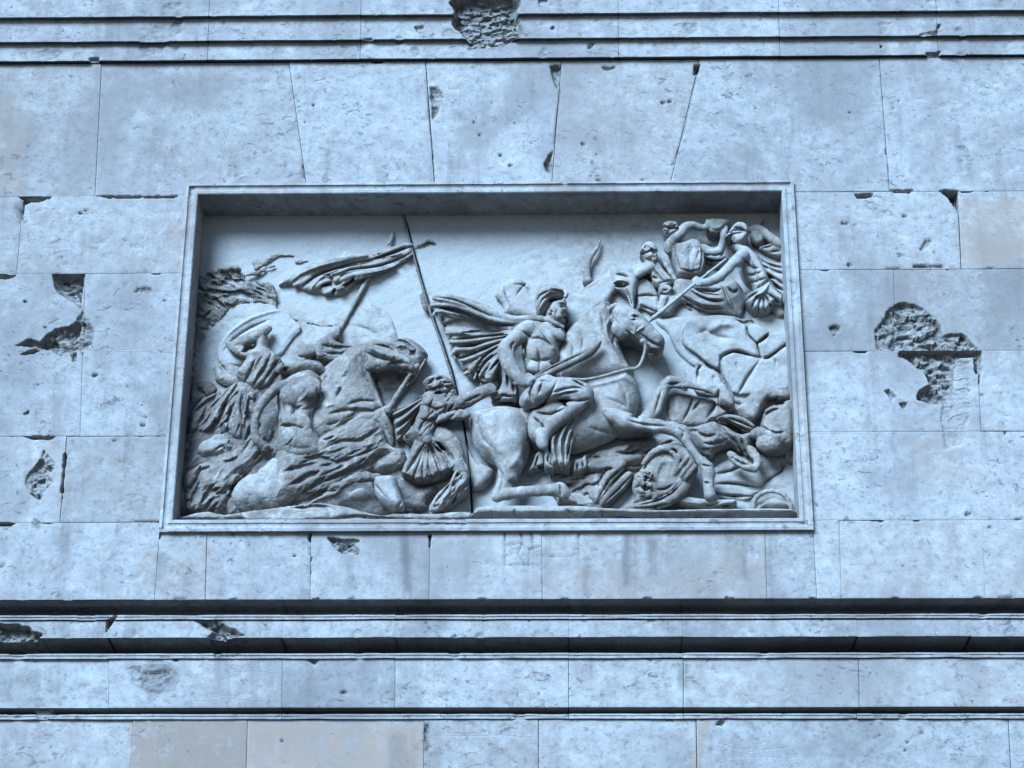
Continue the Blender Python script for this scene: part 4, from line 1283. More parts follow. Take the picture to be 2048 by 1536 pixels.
c = Cv('spear_thrusting_soldier', *R6, rough=0.35, crust=-0.06, h=1.5, label='soldier thrusting a long spear down to the left')
c.pill([(1420,340),(1500,305),(1560,345),(1620,410),(1660,490),(1695,590),(1650,650),(1575,680),(1540,610),(1490,560),(1445,480)], 8, 38, 60)
c.pill([(1348,215),(1365,175),(1400,135),(1450,118),(1510,140),(1532,195),(1500,280),(1450,315),(1405,300),(1385,255),(1375,225)], 14, 36, 40)
c.cap([(1340,216,36,10),(1372,200,44,14),(1420,186,50,14)], k=3)
c.sts([[(1350,215),(1420,190),(1500,180)],[(1400,145),(1460,150),(1520,190)],[(1390,165),(1440,165),(1500,165)]], 9, 5)
c.cap([(1450,310,34,40),(1480,340,34,50)])
c.cap([(1480,370,48,55),(1430,410,56,50),(1370,470,62,46),(1300,535,64,42),(1210,580,64,34),(1140,590,62,28),(1085,585,62,26)])
c.cap([(1090,600,66,13),(1080,560,66,12)], smooth=1).cap([(1110,605,66,13),(1105,555,67,12)], smooth=1).cap([(1130,605,66,12),(1130,560,66,12)], smooth=1).cap([(1145,570,64,13),(1100,545,66,11)], smooth=1)
c.ell(1410, 235, 46, 12, 8, 5, -10, cut=True, k=2).st([(1380,240),(1400,290)], 8, 4).cap([(1392,240,46,8),(1382,262,50,9)]).st([(1400,275),(1430,270)], 7, 5)
c.sts([[(1470,380),(1510,430),(1560,470),(1610,470)], [(1490,520),(1550,530),(1630,500)], [(1520,590),(1590,580),(1660,550)], [(1560,420),(1590,520),(1620,610)]], 11, 4.5)
c.sts([[(1450,480),(1480,430)], [(1330,560),(1400,500),(1440,440)]], 10, 4)
c.pill([(1490,720),(1560,670),(1620,640),(1690,600),(1740,670),(1805,720),(1790,780),(1740,760),(1710,800),(1670,830),(1620,832),(1570,820),(1530,790)], 10, 30, 30)
c.sts([[(1620,670),(1570,740),(1550,800)], [(1630,680),(1610,760),(1605,830)], [(1640,680),(1650,760),(1655,830)], [(1655,680),(1690,750),(1705,795)], [(1670,670),(1740,720),(1780,760)], [(1600,665),(1540,700),(1500,740)]], 10, 7)
c.st([(1560,690),(1610,680),(1660,640),(1690,590)], 12, -6)
spear_thrusting_soldier_ = c.build()
c = Cv('spear', *R6, parent=spear_thrusting_soldier_, rough=0.2, crust=-0.1, h=1.4)
c.cap([(700,918,36,9),(760,868,48,17),(820,820,56,18),(1070,610,68,13)], smooth=1)
c.cap([(1070,612,68,13),(1200,508,62,11),(1340,398,52,9)], smooth=1)
thrusting_spear_ = c.build()

c = Cv('rear_soldiers', *R6, rough=0.6, crust=0.060, h=1.7)
c.pill([(1530,190),(1560,150),(1620,180),(1660,230),(1640,290),(1580,300),(1540,260)], 0, 20, 40)
c.cap([(1540,160,14,30),(1600,150,16,32),(1660,190,18,34),(1720,240,18,36),(1780,280,18,34)])
c.cap([(1620,110,6,14),(1650,70,6,8)])
c.pill([(1600,310),(1680,280),(1800,270),(1850,300),(1850,400),(1740,390),(1650,350)], 0, 18, 40)
c.sts([[(1640,310),(1720,290)], [(1700,340),(1790,330)]], 9, 4)
rear_soldiers_ = c.build()

# ---- charging horse
c = Cv('charging_horse', *R5, rough=0.7, crust=0.000, h=1.8, freq=1 / 16., pock=0.4, label='large horse galloping right under the sword rider')
c.pill([(640,600),(760,548),(900,520),(1080,470),(1200,380),(1330,320),(1500,280),(1640,240),(1710,300),(1755,420),(1750,540),(1700,660),(1580,800),(1420,880),(1250,940),(1150,955),(1000,930),(860,860),(720,760)], 0, 54, 230)
c.pill([(250,625),(300,598),(400,573),(520,547),(640,540),(760,570),(830,640),(855,760),(845,900),(815,1010),(765,1090),(720,1150),(640,1160),(570,1090),(540,1055),(440,990),(372,910),(332,810),(312,720),(290,660)], 0, 62, 190)
c.cap([(640,900,38,150),(665,1040,42,105),(650,1130,42,82),(615,1210,42,62),(575,1270,42,48),(555,1300,42,44)], k=8, smooth=1)
c.cap([(560,1300,42,46),(640,1278,44,48),(760,1262,46,44),(900,1252,48,44),(1010,1245,50,48),(1080,1245,50,60),(1110,1270,50,54)], k=5, smooth=1)
c.pill([(1085,1240),(1130,1245),(1190,1310),(1232,1370),(1200,1385),(1120,1360),(1080,1310)], 26, 26, 30)
c.st([(1085,1195),(1090,1300)], 9, 5)
c.pill([(296,760),(325,900),(390,1000),(520,1065),(535,1120),(510,1180),(440,1245),(355,1255),(338,1150),(310,950)], 0, 22, 80)
c.cap([(260,625,20,26),(290,620,34,30)])
c.sts([[(420,620),(400,700),(440,820),(520,900)], [(820,620),(835,720),(820,840),(850,900)], [(560,1060),(600,1120),(600,1200),(570,1280)], [(640,1170),(680,1190),(720,1180)]], 14, 3.5)
c.sts([[(760,900),(720,1000),(640,1080)], [(480,760),(560,900),(640,960)]], 26, -3)
c.sts([[(1320,720),(1420,760),(1540,780)], [(1560,340),(1620,440),(1640,560)], [(1450,480),(1560,520),(1640,560)]], 16, 3)
# neck
c.view(*R6)
c.pill([(-60,1240),(-20,1090),(70,950),(160,872),(240,808),(330,752),(395,735),(440,800),(450,900),(450,1010),(490,1080),(525,1160),(565,1250),(610,1300),(560,1390),(320,1420),(-20,1420)], 4, 52, 150)
c.sts([[(415,860),(375,940),(390,1040),(450,1130),(510,1210),(560,1290)]], 15, -5)
c.sts([[(445,1010),(430,1080),(480,1170),(540,1270)]], 12, 4)
c.sts([[(60,1010),(110,1100),(90,1220)], [(140,930),(190,1040),(170,1150)], [(230,860),(280,960),(330,1070)], [(320,800),(345,900),(350,980)]], 14, 3)
c.sts([[(330,760),(240,815),(160,880),(70,960)]], 16, -4)
# head
c.pill([(425,815),(470,785),(560,795),(640,830),(720,905),(790,985),(848,1042),(852,1100),(830,1160),(790,1195),(740,1195),(700,1150),(650,1105),(580,1070),(520,1060),(470,1050),(438,1005),(418,930),(408,860)], 26, 42, 70, lo=14)
c.ell(498, 962, 58, 88, 92, 16)
c.cap([(470,820,58,40),(600,880,66,36),(720,980,64,32),(800,1060,60,34)], k=8)
c.ell(760, 1135, 60, 60, 12, 30, -28, cut=True, k=2)
c.ell(822, 1068, 70, 16, 12, 8, 20, cut=True, k=2)
c.ell(602, 866, 70, 17, 9, 6, -15, cut=True, k=2).st([(565,850),(600,838),(640,856)], 10, -5).st([(570,890),(620,890)], 9, 4)
c.sts([[(430,850),(490,925),(560,985),(600,1010),(655,1070)], [(555,850),(610,940),(600,1000)], [(600,1000),(650,960),(700,930)]], 8, -4)
c.sts([[(440,875),(520,955),(600,1025)], [(690,1030),(750,1080),(830,1110)], [(640,990),(720,1060),(790,1090)]], 9, 4.5)
c.cap([(350,770,44,22),(352,735,48,14),(348,705,48,7)]).cap([(400,800,44,20),(450,770,52,18),(520,785,56,22),(570,805,58,18)])
c.cap([(620,840,58,18),(635,860,60,12)])
charging_horse_ = c.build()
c = Cv('front_leg', *R7, parent=charging_horse_, rough=0.5, crust=0.010, h=1.7)
c.cap([(215,530,50,40),(290,560,54,62),(400,610,58,72),(520,630,60,62),(660,650,62,56),(790,672,62,56),(870,705,64,62),(905,755,62,52)], k=6, smooth=1)
c.cap([(900,750,62,50),(960,840,60,42),(1040,950,58,42),(1085,1010,56,56),(1100,1060,54,54),(1095,1140,52,44),(1108,1235,50,50)], k=4, smooth=1)
c.pill([(180,535),(205,500),(300,500),(400,530),(520,575),(620,600),(640,650),(480,680),(330,680),(250,610)], 40, 24, 60)
c.sts([[(400,600),(560,640),(760,650)], [(830,660),(880,700),(870,760)], [(940,760),(1060,920)], [(1040,980),(1120,1000)], [(1060,1130),(1110,1140)], [(430,560),(520,590)]], 11, 4.5)
c.ell(205, 515, 66, 26, 13, 8, 30, cut=True, k=2)
horse_legs_ = c.build()
c = Cv('front_leg', *R7, parent=charging_horse_, rough=0.45, crust=0.040, h=1.7)
c.cap([(560,620,12,75),(630,520,16,70),(680,400,20,62),(720,310,22,56),(770,272,24,52),(840,280,25,48),(900,308,26,42),(1000,328,26,38),(1100,348,28,42),(1160,355,28,50),(1210,350,28,54)], k=4, smooth=1)
c.cap([(1210,350,28,55),(1250,410,28,62),(1262,450,28,56)], k=4, smooth=1)
c.pill([(1180,300),(1230,290),(1290,380),(1328,470),(1318,515),(1270,520),(1180,470),(1165,400)], 12, 30, 50, k=3, sub=2)
c.sts([[(700,330),(660,460),(640,540)], [(740,290),(800,290),(860,280)], [(860,325),(1000,345),(1130,375)], [(1185,330),(1180,420)], [(1180,465),(1250,490),(1310,510)], [(790,400),(740,600)]], 11, 5)
horse_legs_ = c.build()

# ---- rider
c = Cv('rider', *R4, rough=0.4, crust=0.000, h=1.5, label='rider with wind-blown cape gripping a short sword')
c.pill([(1000,1010),(1050,940),(1150,930),(1240,985),(1340,990),(1350,1060),(1310,1130),(1315,1190),(1295,1240),(1250,1300),(1150,1345),(1060,1340),(1020,1250),(1005,1150)], 26, 40, 90)
c.ell(1120, 1160, 58, 110, 95, 16).ell(1270, 1050, 58, 80, 60, 14).ell(1150, 1290, 56, 100, 55, 14)
c.cap([(1060,985,58,66),(1000,1030,62,62),(940,1090,66,56),(895,1135,68,58),(885,1170,68,60)], k=6)
c.cap([(890,1170,68,60),(915,1260,70,58),(960,1330,72,50),(1010,1385,74,42),(1040,1395,74,40)], k=6)
for q in ((1055,1360),(1075,1375),(1090,1390)):
    c.cap([(q[0] - 30, q[1] + 20, 78, 15), (q[0] + 5, q[1] - 15, 82, 14), (q[0] + 25, q[1] - 5, 78, 12)])
c.cap([(1040,1410,78,14),(1090,1415,78,12)])
# head
c.cap([(1230,930,50,56),(1205,1000,52,62)], k=8)
c.pill([(1180,790),(1235,780),(1300,768),(1345,762),(1362,798),(1356,824),(1366,850),(1384,880),(1373,893),(1352,894),(1358,906),(1346,914),(1351,927),(1338,950),(1300,962),(1250,968),(1200,935),(1170,880)], 30, 34, 48, k=2, lo=10, sub=2)
c.pill([(1108,805),(1116,730),(1160,686),(1235,664),(1305,684),(1348,704),(1352,745),(1300,765),(1245,775),(1215,830),(1180,885),(1140,890),(1115,850)], 40, 36, 60, k=2, lo=10)
c.st([(1180,885),(1215,830),(1245,778),(1300,765),(1350,755)], 9, 8)
c.sts([[(1120,800),(1150,735),(1220,700)], [(1140,830),(1175,760),(1250,720),(1320,720)], [(1150,860),(1200,790),(1260,745)], [(1230,690),(1300,700),(1340,725)]], 8, 5)
c.cap([(1340,698,66,13),(1353,722,68,15),(1344,756,66,12)])
c.ell(1322, 812, 66, 22, 12, 9, -10, cut=True, k=3).st([(1285,788),(1320,782),(1358,800)], 8, -4)
c.st([(1300,925),(1330,905),(1352,900)], 6, 6).st([(1290,840),(1270,880),(1290,930)], 10, 3)
c.ell(1232, 862, 64, 15, 24, 8, 10).st([(1220,840),(1245,862),(1228,885)], 6, 4)
c.sts([[(1120,955),(1190,1040),(1250,1120),(1290,1190)]], 11, -4.5)
c.sts([[(1060,1070),(1040,1140),(1055,1240)], [(1070,1070),(1140,1060),(1220,1100),(1255,1130)], [(1080,1225),(1160,1235),(1240,1220)], [(1130,1130),(1150,1230),(1150,1320)], [(1240,1010),(1280,1080),(1330,1090)]], 11, 4.5)
c.sts([[(960,1090),(930,1120),(940,1160)], [(1000,1000),(1060,1040),(1090,1060)]], 10, 4)
# bent leg
c.view(*R5)
c.pill([(735,530),(750,450),(810,380),(890,305),(980,282),(1070,318),(1180,318),(1290,365),(1350,430),(1360,490),(1310,530),(1190,525),(1100,512),(960,540),(880,580),(790,585)], 42, 38, 90, lo=10)
c.cap([(900,430,62,90),(1080,410,68,85),(1230,430,70,80),(1290,460,70,72)], k=10)
c.cap([(1270,490,66,70),(1150,590,66,66),(1030,680,64,62),(960,760,62,50),(930,830,60,44),(940,880,60,36)], k=8)
c.pill([(830,590),(950,535),(1110,510),(1170,570),(1030,690),(965,750),(975,890),(930,885),(860,850),(810,770)], 34, 28, 60, lo=10)
c.sts([[(1020,440),(1110,410),(1220,395),(1280,410)], [(1010,480),(1120,440),(1230,430)], [(1060,330),(1020,410),(980,480),(930,545),(860,575),(750,560)], [(870,350),(830,440),(860,520)], [(930,360),(900,450)],
       [(1100,515),(1160,580)], [(880,600),(1000,620),(1130,560)], [(860,640),(920,700),(960,740)], [(1180,330),(1300,400)], [(1000,500),(1120,500),(1230,510),(1320,490)]], 11, 6)
c.sts([[(780,470),(800,550)], [(900,330),(960,320),(1010,340)], [(1040,465),(1140,425),(1240,415)]], 13, -4)
c.pill([(925,830),(975,870),(1000,960),(980,1010),(1040,1070),(1000,1085),(950,1050),(940,950)], 40, 16, 30, lo=20)
rider_ = c.build()

c = Cv('saddle_cloth', *R5, parent=charging_horse_, rough=0.4, crust=0.030, h=1.6)
c.pill([(960,745),(1060,700),(1160,645),(1285,600),(1262,690),(1220,800),(1195,880),(1172,960),(1165,1085),(1080,1080),(975,1060),(965,930)], 26, 34, 60, lo=16)
c.sts([[(1000,760),(985,860),(1010,960),(1005,1060)], [(1100,690),(1050,830),(1060,950),(1070,1080)], [(1190,650),(1120,800),(1110,920),(1120,1075)], [(1260,620),(1180,780),(1150,900),(1140,1000)], [(1060,720),(1020,800)], [(1230,650),(1160,760)]], 11, 9)
c.sts([[(1050,740),(1020,850),(1035,960)], [(1150,680),(1085,820),(1090,950)], [(1230,640),(1150,790)]], 12, -5)
c.pill([(880,950),(945,935),(960,1000),(958,1060),(900,1090),(820,1125),(815,1095),(850,1020)], 0, 26, 30)
c.sts([[(870,1040),(910,1060),(950,1050)], [(900,960),(870,1060)]], 9, 6)
c.pill([(1190,1020),(1250,1000),(1300,960),(1320,1060),(1300,1100),(1230,1130),(1180,1135)], 0, 30, 30)
c.sts([[(1220,1020),(1230,1120)], [(1265,1000),(1280,1100)]], 9, 5)
c.pill([(560,170),(585,190),(590,340),(570,390),(515,440),(495,470),(520,500),(600,540),(690,535),(735,500),(745,410),(705,330),(640,240),(600,170)], 20, 36, 50, lo=6)
c.sts([[(590,200),(580,300),(575,400),(510,470)], [(520,490),(570,495),(600,460),(650,470),(710,465)], [(580,525),(650,522),(700,520)], [(640,280),(650,400)], [(690,340),(700,450)]], 11, 8)
saddle_cloth_ = c.build()

c = Cv('cape', *R4, parent=rider_, rough=0.3, crust=0.020, h=1.5)
c.pill([(328,745),(430,724),(560,762),(720,828),(860,882),(1000,903),(1090,900),(1060,950),(960,1010),(890,1090),(850,1160),(840,1270),(832,1390),(760,1410),(690,1345),(650,1395),(580,1345),(540,1285),(470,1195),(440,1060),(392,960),(335,850),(300,830)], 2, 24, 60)
for q in ([(1330,975,60,13),(1220,925,62,20),(1100,905,60,26),(960,915,54,26),(820,880,48,36),(640,815,44,44),(450,760,42,38),(345,752,38,24)],
          [(1090,930,58,14),(950,940,52,18),(780,915,46,24),(600,850,42,28),(450,812,38,26),(320,812,34,18)],
          [(1050,955,54,12),(900,968,46,14),(740,950,40,22),(590,890,36,28),(400,845,34,24),(345,880,32,22)],
          [(980,980,48,12),(850,990,40,14),(700,985,36,18),(560,965,32,24),(420,960,28,22)],
          [(960,1010,46,12),(800,1015,38,15),(600,1010,32,20),(440,1020,26,20)],
          [(930,1025,46,12),(760,1060,38,18),(600,1080,32,22),(470,1090,28,22)],
          [(900,1060,46,12),(760,1100,38,18),(620,1140,32,24),(510,1150,28,20),(480,1190,26,16)],
          [(880,1085,44,12),(760,1150,38,18),(640,1200,32,24),(550,1230,28,18)],
          [(860,1120,44,14),(760,1190,38,20),(660,1260,32,26),(600,1320,28,22),(570,1330,26,16)],
          [(850,1150,44,18),(760,1240,40,26),(700,1310,34,28),(660,1370,30,20)],
          [(830,1200,46,22),(790,1290,42,34),(760,1360,38,34)]):
    c.cap(q, k=2.5)
c.sts([[(330,825),(420,835),(560,870),(680,930),(800,965),(950,965)], [(390,965),(480,945),(570,938),(660,965),(760,990),(900,985)]], 15, 11)
c.sts([[(390,975),(480,962),(580,955),(660,985)]], 18, 9)
c.sts([[(900,1035),(760,1045),(620,1060),(470,1075)], [(890,1055),(740,1085),(640,1120),(520,1130)], [(870,1085),(760,1130),(640,1180),(540,1215),(480,1185)], [(860,1110),(760,1175),(690,1240),(655,1300)],
       [(560,1020),(680,1010),(850,1010)], [(850,1160),(740,1240),(680,1330),(655,1390)], [(355,860),(365,910)], [(840,1220),(760,1320)]], 8, 8)
c.sts([[(345,745),(500,770),(640,830),(780,895)], [(400,880),(410,950)], [(560,1330),(590,1300),(610,1330)], [(500,1200),(540,1185)]], 7, 5)
c.view(*R5)
c.pill([(395,290),(430,285),(470,350),(570,360),(560,395),(500,380),(440,385),(400,395),(390,340)], 6, 22, 20)
c.sts([[(400,300),(420,350),(480,370),(560,368)], [(410,390),(400,320)]], 8, 8)
rider_cape_ = c.build()

c = Cv('sword', *R4, parent=rider_, rough=0.2, crust=0.14, h=1.4)
c.pill([(1000,1412),(1060,1374),(1150,1314),(1290,1240),(1440,1166),(1540,1122),(1620,1070),(1612,1116),(1552,1186),(1440,1242),(1300,1310),(1130,1384),(1060,1420),(1020,1428)], 72, 7, 40, lo=66, k=2, sub=2)
c.st([(1100,1360),(1300,1262),(1500,1168)], 10, 4)
c.cap([(960,1408,74,20),(1010,1410,76,18),(1060,1385,76,17)], k=2).cap([(1075,1345,78,12),(1110,1395,78,12)], k=2)
sword_ = c.build()
c = Cv('rein', *R6, parent=charging_horse_, rough=0.2, crust=0.000, h=1.4)
c.cap([(685,1062,68,14),(690,1120,66,13),(670,1200,64,13),(640,1260,63,13),(600,1284,62,13),(560,1285,62,13),(450,1312,62,12),(340,1345,63,12),(200,1370,62,11),(60,1362,62,11),(-40,1345,64,11)], k=2)
c.ell(668, 1062, 68, 24, 24, 6)
rein_ = c.build()

# ---- kneeling soldier between the horses
c = Cv('kneeling_soldier', *R3, rough=1.3, crust=0.08, h=1.5, freq=1 / 11., pock=1.2, label='kneeling soldier in a pleated skirt between the two horses')
c.hatch([(740,560),(1000,560),(990,700),(840,850),(650,860)], 60, 16, 90, 9, 4, 14, 20)
c.hatch([(750,470),(880,415),(990,490),(960,550),(800,540)], 25, 22, 60, 8, 4, 15, 30)
c.pill([(740,560),(800,520),(960,520),(1030,570),(1030,650),(990,705),(890,760),(845,850),(845,930),(740,945),(640,905),(600,860),(645,800),(715,680)], 4, 42, 90)
c.pill([(742,462),(790,424),(870,408),(950,430),(1000,490),(985,550),(900,575),(820,560),(765,505)], 10, 46, 70)
c.ell(860, 500, 46, 60, 40, 12).ell(960, 620, 34, 70, 70, 16)
c.st([(770,520),(850,500),(930,490),(985,500)], 11, 7).st([(900,500),(930,540),(920,580)], 10, 5).ell(935, 515, 62, 14, 8, 6, 0, cut=True, k=2).cap([(960,505,54,14),(985,540,52,14),(965,555,50,10)])
c.cap([(960,610,36,62),(1040,595,42,58),(1120,560,48,52),(1200,522,54,44),(1235,510,56,38)], k=6)
for q in ((1250,480),(1262,500),(1258,520)):
    c.cap([(1225, 512, 56, 22), (q[0], q[1], 60, 15), (q[0] + 22, q[1] + 8, 58, 12)])
c.cap([(860,735,38,34),(940,708,46,38),(1030,694,50,36),(1075,700,48,28)], k=5)
c.sts([[(1000,500),(1010,570)], [(740,620),(820,640),(880,700)], [(780,720),(840,660),(900,640)], [(720,720),(800,740),(860,720)], [(760,780),(830,720)], [(830,840),(870,760),(1000,730)], [(1060,600),(1180,545)]], 11, 5)
c.st([(1010,480),(1090,490),(1150,478)], 10, 8)
c.pill([(690,880),(770,850),(850,860),(890,930),(960,1000),(1008,1075),(950,1118),(880,1145),(800,1175),(715,1192),(650,1165),(592,1135),(640,1020)], 20, 22, 18, te=(0, -0.16), sub=2)
c.sts([[(770,900),(700,1010),(630,1120)], [(775,910),(720,1060),(680,1170)], [(780,920),(760,1060),(750,1180)], [(790,920),(800,1040),(820,1160)], [(800,915),(850,1020),(890,1140)], [(820,905),(900,990),(960,1100)], [(840,890),(920,950),(990,1040)]], 11, 9)
c.sts([[(740,1000),(700,1140)], [(775,1000),(775,1170)], [(830,1010),(860,1140)], [(870,980),(940,1090)]], 12, -5)
c.ell(785, 880, 46, 36, 30, 8)
c.cap([(880,830,20,64),(940,900,22,72),(985,990,26,60),(1010,1060,32,48),(1050,1110,38,46)], k=8)
kneeling_soldier_ = c.build()
c = Cv('boot', *R3, parent=kneeling_soldier_, rough=0.9, crust=-0.02, h=1.5)
c.cap([(1045,1100,34,48),(1030,1170,36,56),(980,1240,36,54),(920,1300,36,44),(860,1355,34,38),(825,1380,32,28)], k=6)
c.pill([(800,1378),(820,1320),(860,1265),(920,1210),(965,1175),(1000,1080),(1060,1070),(1085,1130),(1095,1195),(1085,1270),(1000,1320),(930,1390),(860,1410)], 14, 34, 60)
c.sts([[(1020,1120),(1010,1200),(960,1270),(880,1330)], [(960,1190),(900,1270),(850,1320)], [(830,1370),(870,1350)], [(1070,1200),(1000,1260),(930,1330)]], 10, 5)
c.hatch([(820,1370),(1010,1110),(1080,1200),(900,1400)], 55, 20, 110, 9, 5, 16, 12)
boot_ = c.build()
c = Cv('broken_leg', *R3, parent=kneeling_soldier_, rough=0.9, crust=-0.06, h=1.5)
c.pill([(375,1170),(450,1142),(560,1150),(585,1240),(628,1385),(565,1412),(480,1365),(410,1290)], 26, 34, 60)
c.sts([[(560,1380),(590,1400)], [(400,1200),(470,1290)], [(600,1320),(560,1390)]], 9, 4)
broken_leg_ = c.build()

c = Cv('cape', *R3, parent=kneeling_soldier_, rough=0.6, crust=0.060, h=1.6)
c.pill([(488,660),(560,640),(640,600),(720,560),(795,535),(770,640),(700,760),(640,860),(560,895),(540,800),(520,740)], 0, 26, 50)
c.sts([[(790,545),(660,610),(500,672)], [(780,560),(640,660),(520,738)], [(770,590),(650,720),(545,800)], [(750,640),(650,760),(560,860)], [(720,690),(660,790),(590,880)]], 12, 9)
c.sts([[(780,550),(640,640),(510,705)], [(770,580),(640,695),(530,770)], [(740,640),(640,750),(550,830)]], 13, -6)
kneeling_soldier_cape_ = c.build()

# ---- left horse and its rider, heavily weathered
c = Cv('bowed_horse', *R3, rough=1.3, crust=0.06, h=1.7, pock=1.0, freq=1 / 16., label='weathered horse with bowed head, facing right')
c.pill([(-60,470),(0,360),(80,270),(180,200),(260,165),(330,150),(400,200),(420,300),(400,420),(435,530),(478,640),(520,740),(548,860),(540,925),(500,912),(420,830),(320,850),(150,900),(0,930),(-120,860),(-100,640)], 4, 50, 260)
c.hatch([(-60,470),(80,270),(200,220),(240,400),(100,500)], 60, 8, 120, 12, 3, 3)
c.hatch([(-60,640),(200,600),(420,600),(500,760),(300,820),(-60,880)], 20, 10, 130, 12, 4, 4)
c.st([(325,330),(365,400),(410,490),(450,600),(490,680),(530,780),(550,890)], 22, -7)
c.pill([(450,170),(520,138),(580,124),(640,125),(720,165),(770,212),(797,248),(785,300),(750,360),(700,430),(640,420),(560,330),(470,250)], 10, 34, 110, lo=0)
c.pill([(306,205),(340,165),(390,146),(470,165),(550,205),(630,255),(695,300),(715,350),(700,402),(665,412),(600,385),(520,378),(440,390),(368,370),(325,300)], 24, 40, 75, lo=0, k=8)
c.ell(425, 325, 54, 92, 58, 14)
c.pill([(365,205),(400,205),(480,235),(545,265),(530,290),(470,275),(390,240)], 60, 10, 20)
c.ell(675, 365, 66, 34, 26, 12, -20, cut=True, k=3).st([(600,350),(650,372),(700,385)], 10, 6)
c.ell(598, 206, 50, 20, 14, 10, -10, cut=True, k=2).st([(555,200),(600,180),(645,205)], 11, -5)
c.ell(682, 232, 46, 34, 10, 10, -40, cut=True, k=2)
c.sts([[(650,265),(690,240),(695,215)], [(330,235),(420,275),(520,300)], [(560,150),(620,160),(700,220)], [(640,320),(560,310),(500,330)], [(400,180),(500,200),(560,240)]], 11, 6)
c.sts([[(160,490),(120,570)], [(200,620),(300,590),(420,600)], [(60,690),(200,660),(420,670)], [(110,790),(220,730),(300,690)]], 14, 5)
c.cap([(715,330,50,14),(640,430,40,16),(560,560,34,20),(500,660,30,18)], k=3)
c.cap([(770,290,44,10),(700,420,34,10),(640,480,26,10)], k=2)
c.pill([(390,400),(500,395),(640,420),(700,440),(600,560),(520,660),(480,640),(440,520)], 0, 16, 60)
bowed_horse_ = c.build()
c = Cv('saddle_cloth', *R3, parent=bowed_horse_, rough=2.2, crust=0.090, h=1.8, freq=1 / 20., ridge=1.8, pock=1.5)
c.pill([(-120,200),(-40,170),(20,132),(60,118),(115,120),(130,155),(240,182),(312,205),(260,262),(180,335),(60,345),(-20,360),(-120,300)], 0, 36, 80)
c.cap([(-20,200,20,30),(60,140,24,36),(110,110,22,26),(145,50,14,14)], k=8)
c.sts([[(0,180),(100,200),(240,200)], [(40,240),(150,250),(260,240)], [(10,320),(120,320),(200,280)]], 14, 5)
saddle_cloth_ = c.build()
c = Cv('rubble', *R2, rough=3.0, crust=0.12, h=1.9, freq=1 / 20., aniso=(30, 1.5), ridge=1.2, pock=1.2)
c.pill([(120,760),(300,600),(480,420),(620,380),(760,300),(1000,260),(1160,240),(1260,420),(1400,560),(1560,700),(1700,860),(1800,1000),(1800,1400),(90,1400),(90,1000)], 0, 22, 120)
c.hatch([(300,600),(620,400),(760,860),(400,900)], 60, 20, 120, 12, 5, 5)
c.hatch([(1100,560),(1500,700),(1700,1000),(1100,760)], 25, 15, 140, 12, 5, 6)
c.hatch([(100,1000),(800,850),(800,1380),(100,1380)], 50, 20, 140, 12, 5, 7)
c.view(*R3)
c.pill([(540,1120),(600,1150),(640,1240),(820,1200),(880,1240),(800,1330),(780,1400),(640,1400),(560,1320)], 0, 22, 60)
rubble_ = c.build()

c = Cv('broken_drapery', *R2, rough=2.2, crust=0.10, h=1.7, freq=1 / 16., aniso=(28, 1.8), ridge=0.9, pock=1.0)
c.hatch([(1050,900),(1420,640),(1610,840),(1600,1010),(1150,1260),(1000,1240)], 28, 22, 200, 12, 3.2, 8, 14)
c.hatch([(1000,900),(1420,640),(1610,840),(1600,1010),(1150,1260),(950,1290)], 30, 80, 90, 6, 2.6, 38, 18)
c.pill([(770,960),(850,870),(1000,880),(1100,800),(1200,740),(1320,680),(1420,640),(1580,690),(1610,840),(1720,900),(1600,1010),(1480,1090),(1320,1160),(1150,1260),(950,1300),(820,1370),(720,1300)], 6, 48, 150)
c.pill([(1440,740),(1590,700),(1640,860),(1760,900),(1780,1010),(1700,1060),(1560,1090),(1480,1000)], 10, 30, 60)
c.cap([(1040,1320,36,26),(1180,1240,46,34),(1330,1140,52,38),(1480,1100,52,34),(1600,1120,48,30)], k=8)
c.sts([[(1005,960),(1100,955),(1180,970),(1260,1005)], [(940,1270),(1020,1200),(1140,1140),(1300,1080),(1450,1020),(1580,960)], [(1130,1020),(1240,1000),(1360,960),(1560,880)], [(1200,755),(1320,700),(1420,660)], [(1200,860),(1300,830),(1420,830),(1560,740)],
       [(860,1060),(960,1030),(1100,1000)], [(900,1160),(1000,1120),(1120,1060)], [(1040,1330),(1130,1290),(1250,1240)]], 12, 9)
c.ell(1370, 1200, 20, 150, 70, 40, 25, cut=True, k=4)
broken_drapery_ = c.build()
c = Cv('boulder', *R2, rough=1.0, crust=-0.02, h=2.0)
c.pill([(1300,1290),(1340,1220),(1420,1180),(1500,1200),(1540,1260),(1480,1310),(1380,1320)], 0, 26, 60)
c.pill([(1420,1360),(1500,1290),(1580,1310),(1600,1360)], 0, 20, 40)
boulder_ = c.build()

c = Cv('left_rider', *RA, rough=1.3, crust=0.05, h=1.6, freq=1 / 14., pock=0.6, label='headless worn torso beside the bowed horse')
c.pill([(712,480),(735,400),(820,335),(930,308),(1000,345),(1022,400),(1005,480),(985,570),(968,660),(1010,740),(1040,840),(960,900),(840,900),(740,850),(708,760),(722,640),(726,560)], 12, 50, 110)
c.ell(800, 470, 60, 60, 70, 12, k=8).ell(930, 420, 62, 75, 75, 12, k=8).ell(850, 660, 56, 90, 110, 12, k=10)
c.cap([(770,405,56,34),(715,432,55,34),(655,490,54,30),(610,560,53,27),(590,640,52,25),(588,700,50,25),(605,750,46,28),(650,790,40,30)], k=3)
c.ell(665, 610, 30, 44, 120, 24, -14, cut=True, k=3)
c.cap([(640,740,22,14),(665,640,28,16),(690,540,28,12)]).cap([(672,740,22,13),(690,660,30,15),(705,590,28,10)])
c.sts([[(765,280),(800,258),(850,242),(905,236)]], 14, 14)
